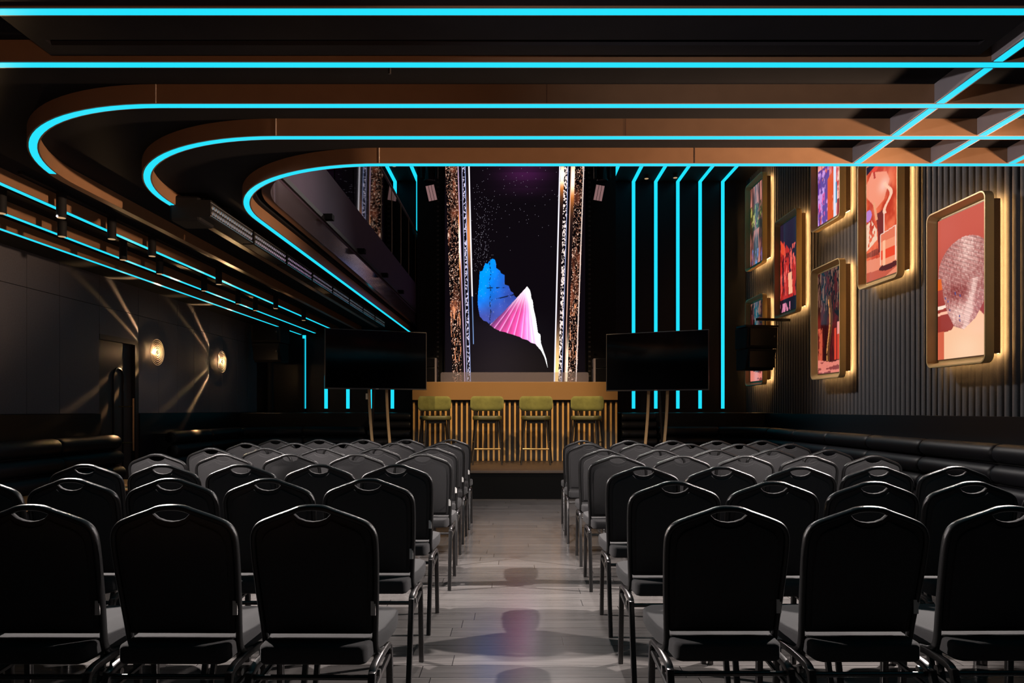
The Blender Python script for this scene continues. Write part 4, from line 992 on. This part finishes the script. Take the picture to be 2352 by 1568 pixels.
# ------------------------------------------------------------------ banquet chairs
def zy(z): return 0.20*(0.93-z)          # recline of the back
def make_chair():
    t = thing('banquet_chair', 'x', 'chair', (0, 0, 0), group='black banquet chairs in rows')
    half = [(0.0, 0.93), (0.04, 0.9265), (0.073, 0.914), (0.12, 0.897), (0.165, 0.879), (0.186, 0.864), (0.197, 0.845), (0.202, 0.818), (0.202, 0.75), (0.197, 0.63), (0.191, 0.53), (0.187, 0.45)]
    full = [(-a, b) for a, b in reversed(half[1:])] + half
    pth = [Vector((a, zy(b), b)) for a, b in full]
    pth = smoothpath([(-0.200, 0.165, 0.405), (-0.192, 0.115, 0.415)] + [tuple(p) for p in pth] + [(0.192, 0.115, 0.415), (0.200, 0.165, 0.405)], 3)
    MB().sweep(pth, oval(0.0105, 0.015, 10), (0, -1, -0.2)).obj('back_frame', M_frame, t, smooth=60)
    # padded back: outline follows the frame and dips under the hand hole
    ins = 0.010
    hole = [(0.062, 0.906), (0.046, 0.894), (0.024, 0.8855), (0.0, 0.8825)]
    side = [(0.062, 0.910), (0.12, 0.890), (0.160, 0.8735), (0.178, 0.860), (0.188, 0.843), (0.192, 0.818), (0.192, 0.75), (0.187, 0.63), (0.181, 0.53), (0.178, 0.488)]
    def outline(shr=0.0, zs=0.0):
        r = [(a, b) for a, b in hole[::-1][:-1]] + side
        r = [(max(0, a-shr) if a > 0.08 else a, b - (shr if b > 0.5 else -shr)) for a, b in r]
        return r + [(-a, b) for a, b in reversed(r[1:])]
    def slab(shr, d0, d1, name, bev):
        mb = MB(); o = outline(shr); k = len(o)
        for d in (d0, d1):
            for (a, b) in o: mb.v.append((a, zy(b) + d, b))
        mb.face(list(range(k))); mb.face([k+i for i in range(k-1, -1, -1)])
        for i in range(k):
            j = (i+1) % k; mb.face((i, j, k+j, k+i))
        return mb
    b_ = slab(0.0, -0.008, 0.012, 'backrest', 0)
    back = b_.obj('backrest', M_fabric, t, bevel=0.004, bseg=2, smooth=35)
    slab(0.020, -0.017, -0.006, 'rear_pad', 0).obj('rear_pad', M_fabric, back, bevel=0.006, bseg=3, smooth=50)
    slab(0.016, 0.010, 0.040, 'front_pad', 0).obj('front_pad', M_fabric, back, bevel=0.012, bseg=3, smooth=50)
    # seat cushion
    o = [(-0.180, 0.012), (-0.160, -0.008), (0.160, -0.008), (0.180, 0.012), (0.186, 0.12), (0.205, 0.2), (0.213, 0.33), (0.208, 0.42), (0.17, 0.462), (0.0, 0.475), (-0.17, 0.462), (-0.208, 0.42), (-0.213, 0.33), (-0.205, 0.2), (-0.186, 0.12)]
    MB().prism(o, 0.412, 0.475).obj('seat', M_fabric, t, bevel=0.013, bseg=3, smooth=50)
    sq = rrect(0.024, 0.024, 0.005, 2)
    for s in (-1, 1):
        x1, x2 = s*0.198, s*0.204
        rear = smoothpath([(x1, 0.13, 0.402), (x1, 0.03, 0.398), (x1+s*0.001, -0.008, 0.385), (x1+s*0.003, -0.028, 0.35), (x2, -0.13, 0.0)], 5)
        front = smoothpath([(x1, 0.13, 0.402), (x1, 0.235, 0.396), (x1+s*0.001, 0.262, 0.382), (x1+s*0.003, 0.272, 0.345), (x2, 0.285, 0.0)], 5)
        MB().sweep(rear, sq, (1, 0, 0)).obj('leg', M_leg, t, smooth=40)
        MB().sweep(front, sq, (1, 0, 0)).obj('leg', M_leg, t, smooth=40)
        MB().sweep([(x1+s*0.004, -0.035, 0.325), (x1+s*0.003, 0.268, 0.352)], rrect(0.016, 0.016, 0.004, 1), (1, 0, 0)).obj('side_brace', M_leg, t)
        MB().cyl((x1, 0.06, 0.366), (x1+s*0.014, 0.06, 0.366), 0.012, 10).obj('stacking_bumper', mat('pale_bumper', (0.3, 0.28, 0.27), 0.3, metal=0.8), t)
        MB().box(min(s*0.18, s*0.203), max(s*0.18, s*0.203), 0.10, 0.20, 0.388, 0.408).obj('seat_bracket', M_leg, t)
    MB().cyl((-0.198, 0.0, 0.372), (0.198, 0.0, 0.372), 0.009, 10).obj('crossbar', M_leg, t, smooth=40)
    MB().box(-0.198, 0.198, 0.235, 0.255, 0.375, 0.40).obj('front_rail', M_leg, t)
    MB().box(0.181, 0.197, zy(0.575)-0.0195, zy(0.575)-0.016, 0.56, 0.608).obj('paper_tag', M_white, t)
    return t
ROWS_L = [(216.5, [-258, 71, 391, 718]), (156, [-60, 165, 389, 613, 849]), (124, [195, 375, 551, 733, 909]), (100, [356.5, 516, 669.5, 819, 968.7]), (86.5, [486, 610, 740, 862, 995]), (75, [566, 677, 791, 905, 1015.5]), (67, [632, 733, 836, 931, 1036])]
ROWS_R = [(219.5, [1676, 1989, 2323]), (163, [1552.5, 1776, 2006, 2233.6, 2462]), (129, [1477.7, 1657, 1838, 2019, 2197.6]), (104, [1418, 1569, 1714, 1858, 2006]), (90, [1391.6, 1515, 1640, 1775, 1907]), (77, [1350, 1474, 1584, 1698, 1815]), (69.5, [1337, 1448, 1545, 1646, 1750])]
rown = ['rearmost row', 'second row from the rear', 'third row from the rear', 'middle row', 'third row from the stage', 'second row from the stage', 'row closest to the stage']
seatn = ['aisle seat', 'second seat from the aisle', 'third seat from the aisle', 'fourth seat from the aisle', 'fifth seat from the aisle']
proto = None
for side, rows, zt_ in (('left', ROWS_L, 0.94), ('right', ROWS_R, 0.93)):
    for ri, (dy, xs) in enumerate(rows):
        d = (H-zt_)*F/dy
        order = sorted(xs, key=lambda v: abs(v-VX))
        fit = np.polyfit(range(len(order)), order, 1); order = [float(0.35*a_ + 0.65*(fit[1] + fit[0]*i_)) for i_, a_ in enumerate(order)]
        for si, px_ in enumerate(order):
            lab = f'black banquet chair, {seatn[si]}, {rown[ri]}, {side} block'
            loc = ((px_-VX)*d/F, d + random.uniform(-0.008, 0.008), 0)
            rz = math.radians(random.uniform(-0.8, 0.8)); sc = (1, 1, zt_/0.93 - 0.011)
            sc = (1, 1, zt_/0.9405)
            if proto is None:
                proto = make_chair(); proto.location = loc; proto.rotation_euler = (0, 0, rz); proto['label'] = lab; proto.scale = sc
            else: dup(proto, loc, rz, lab, sc)
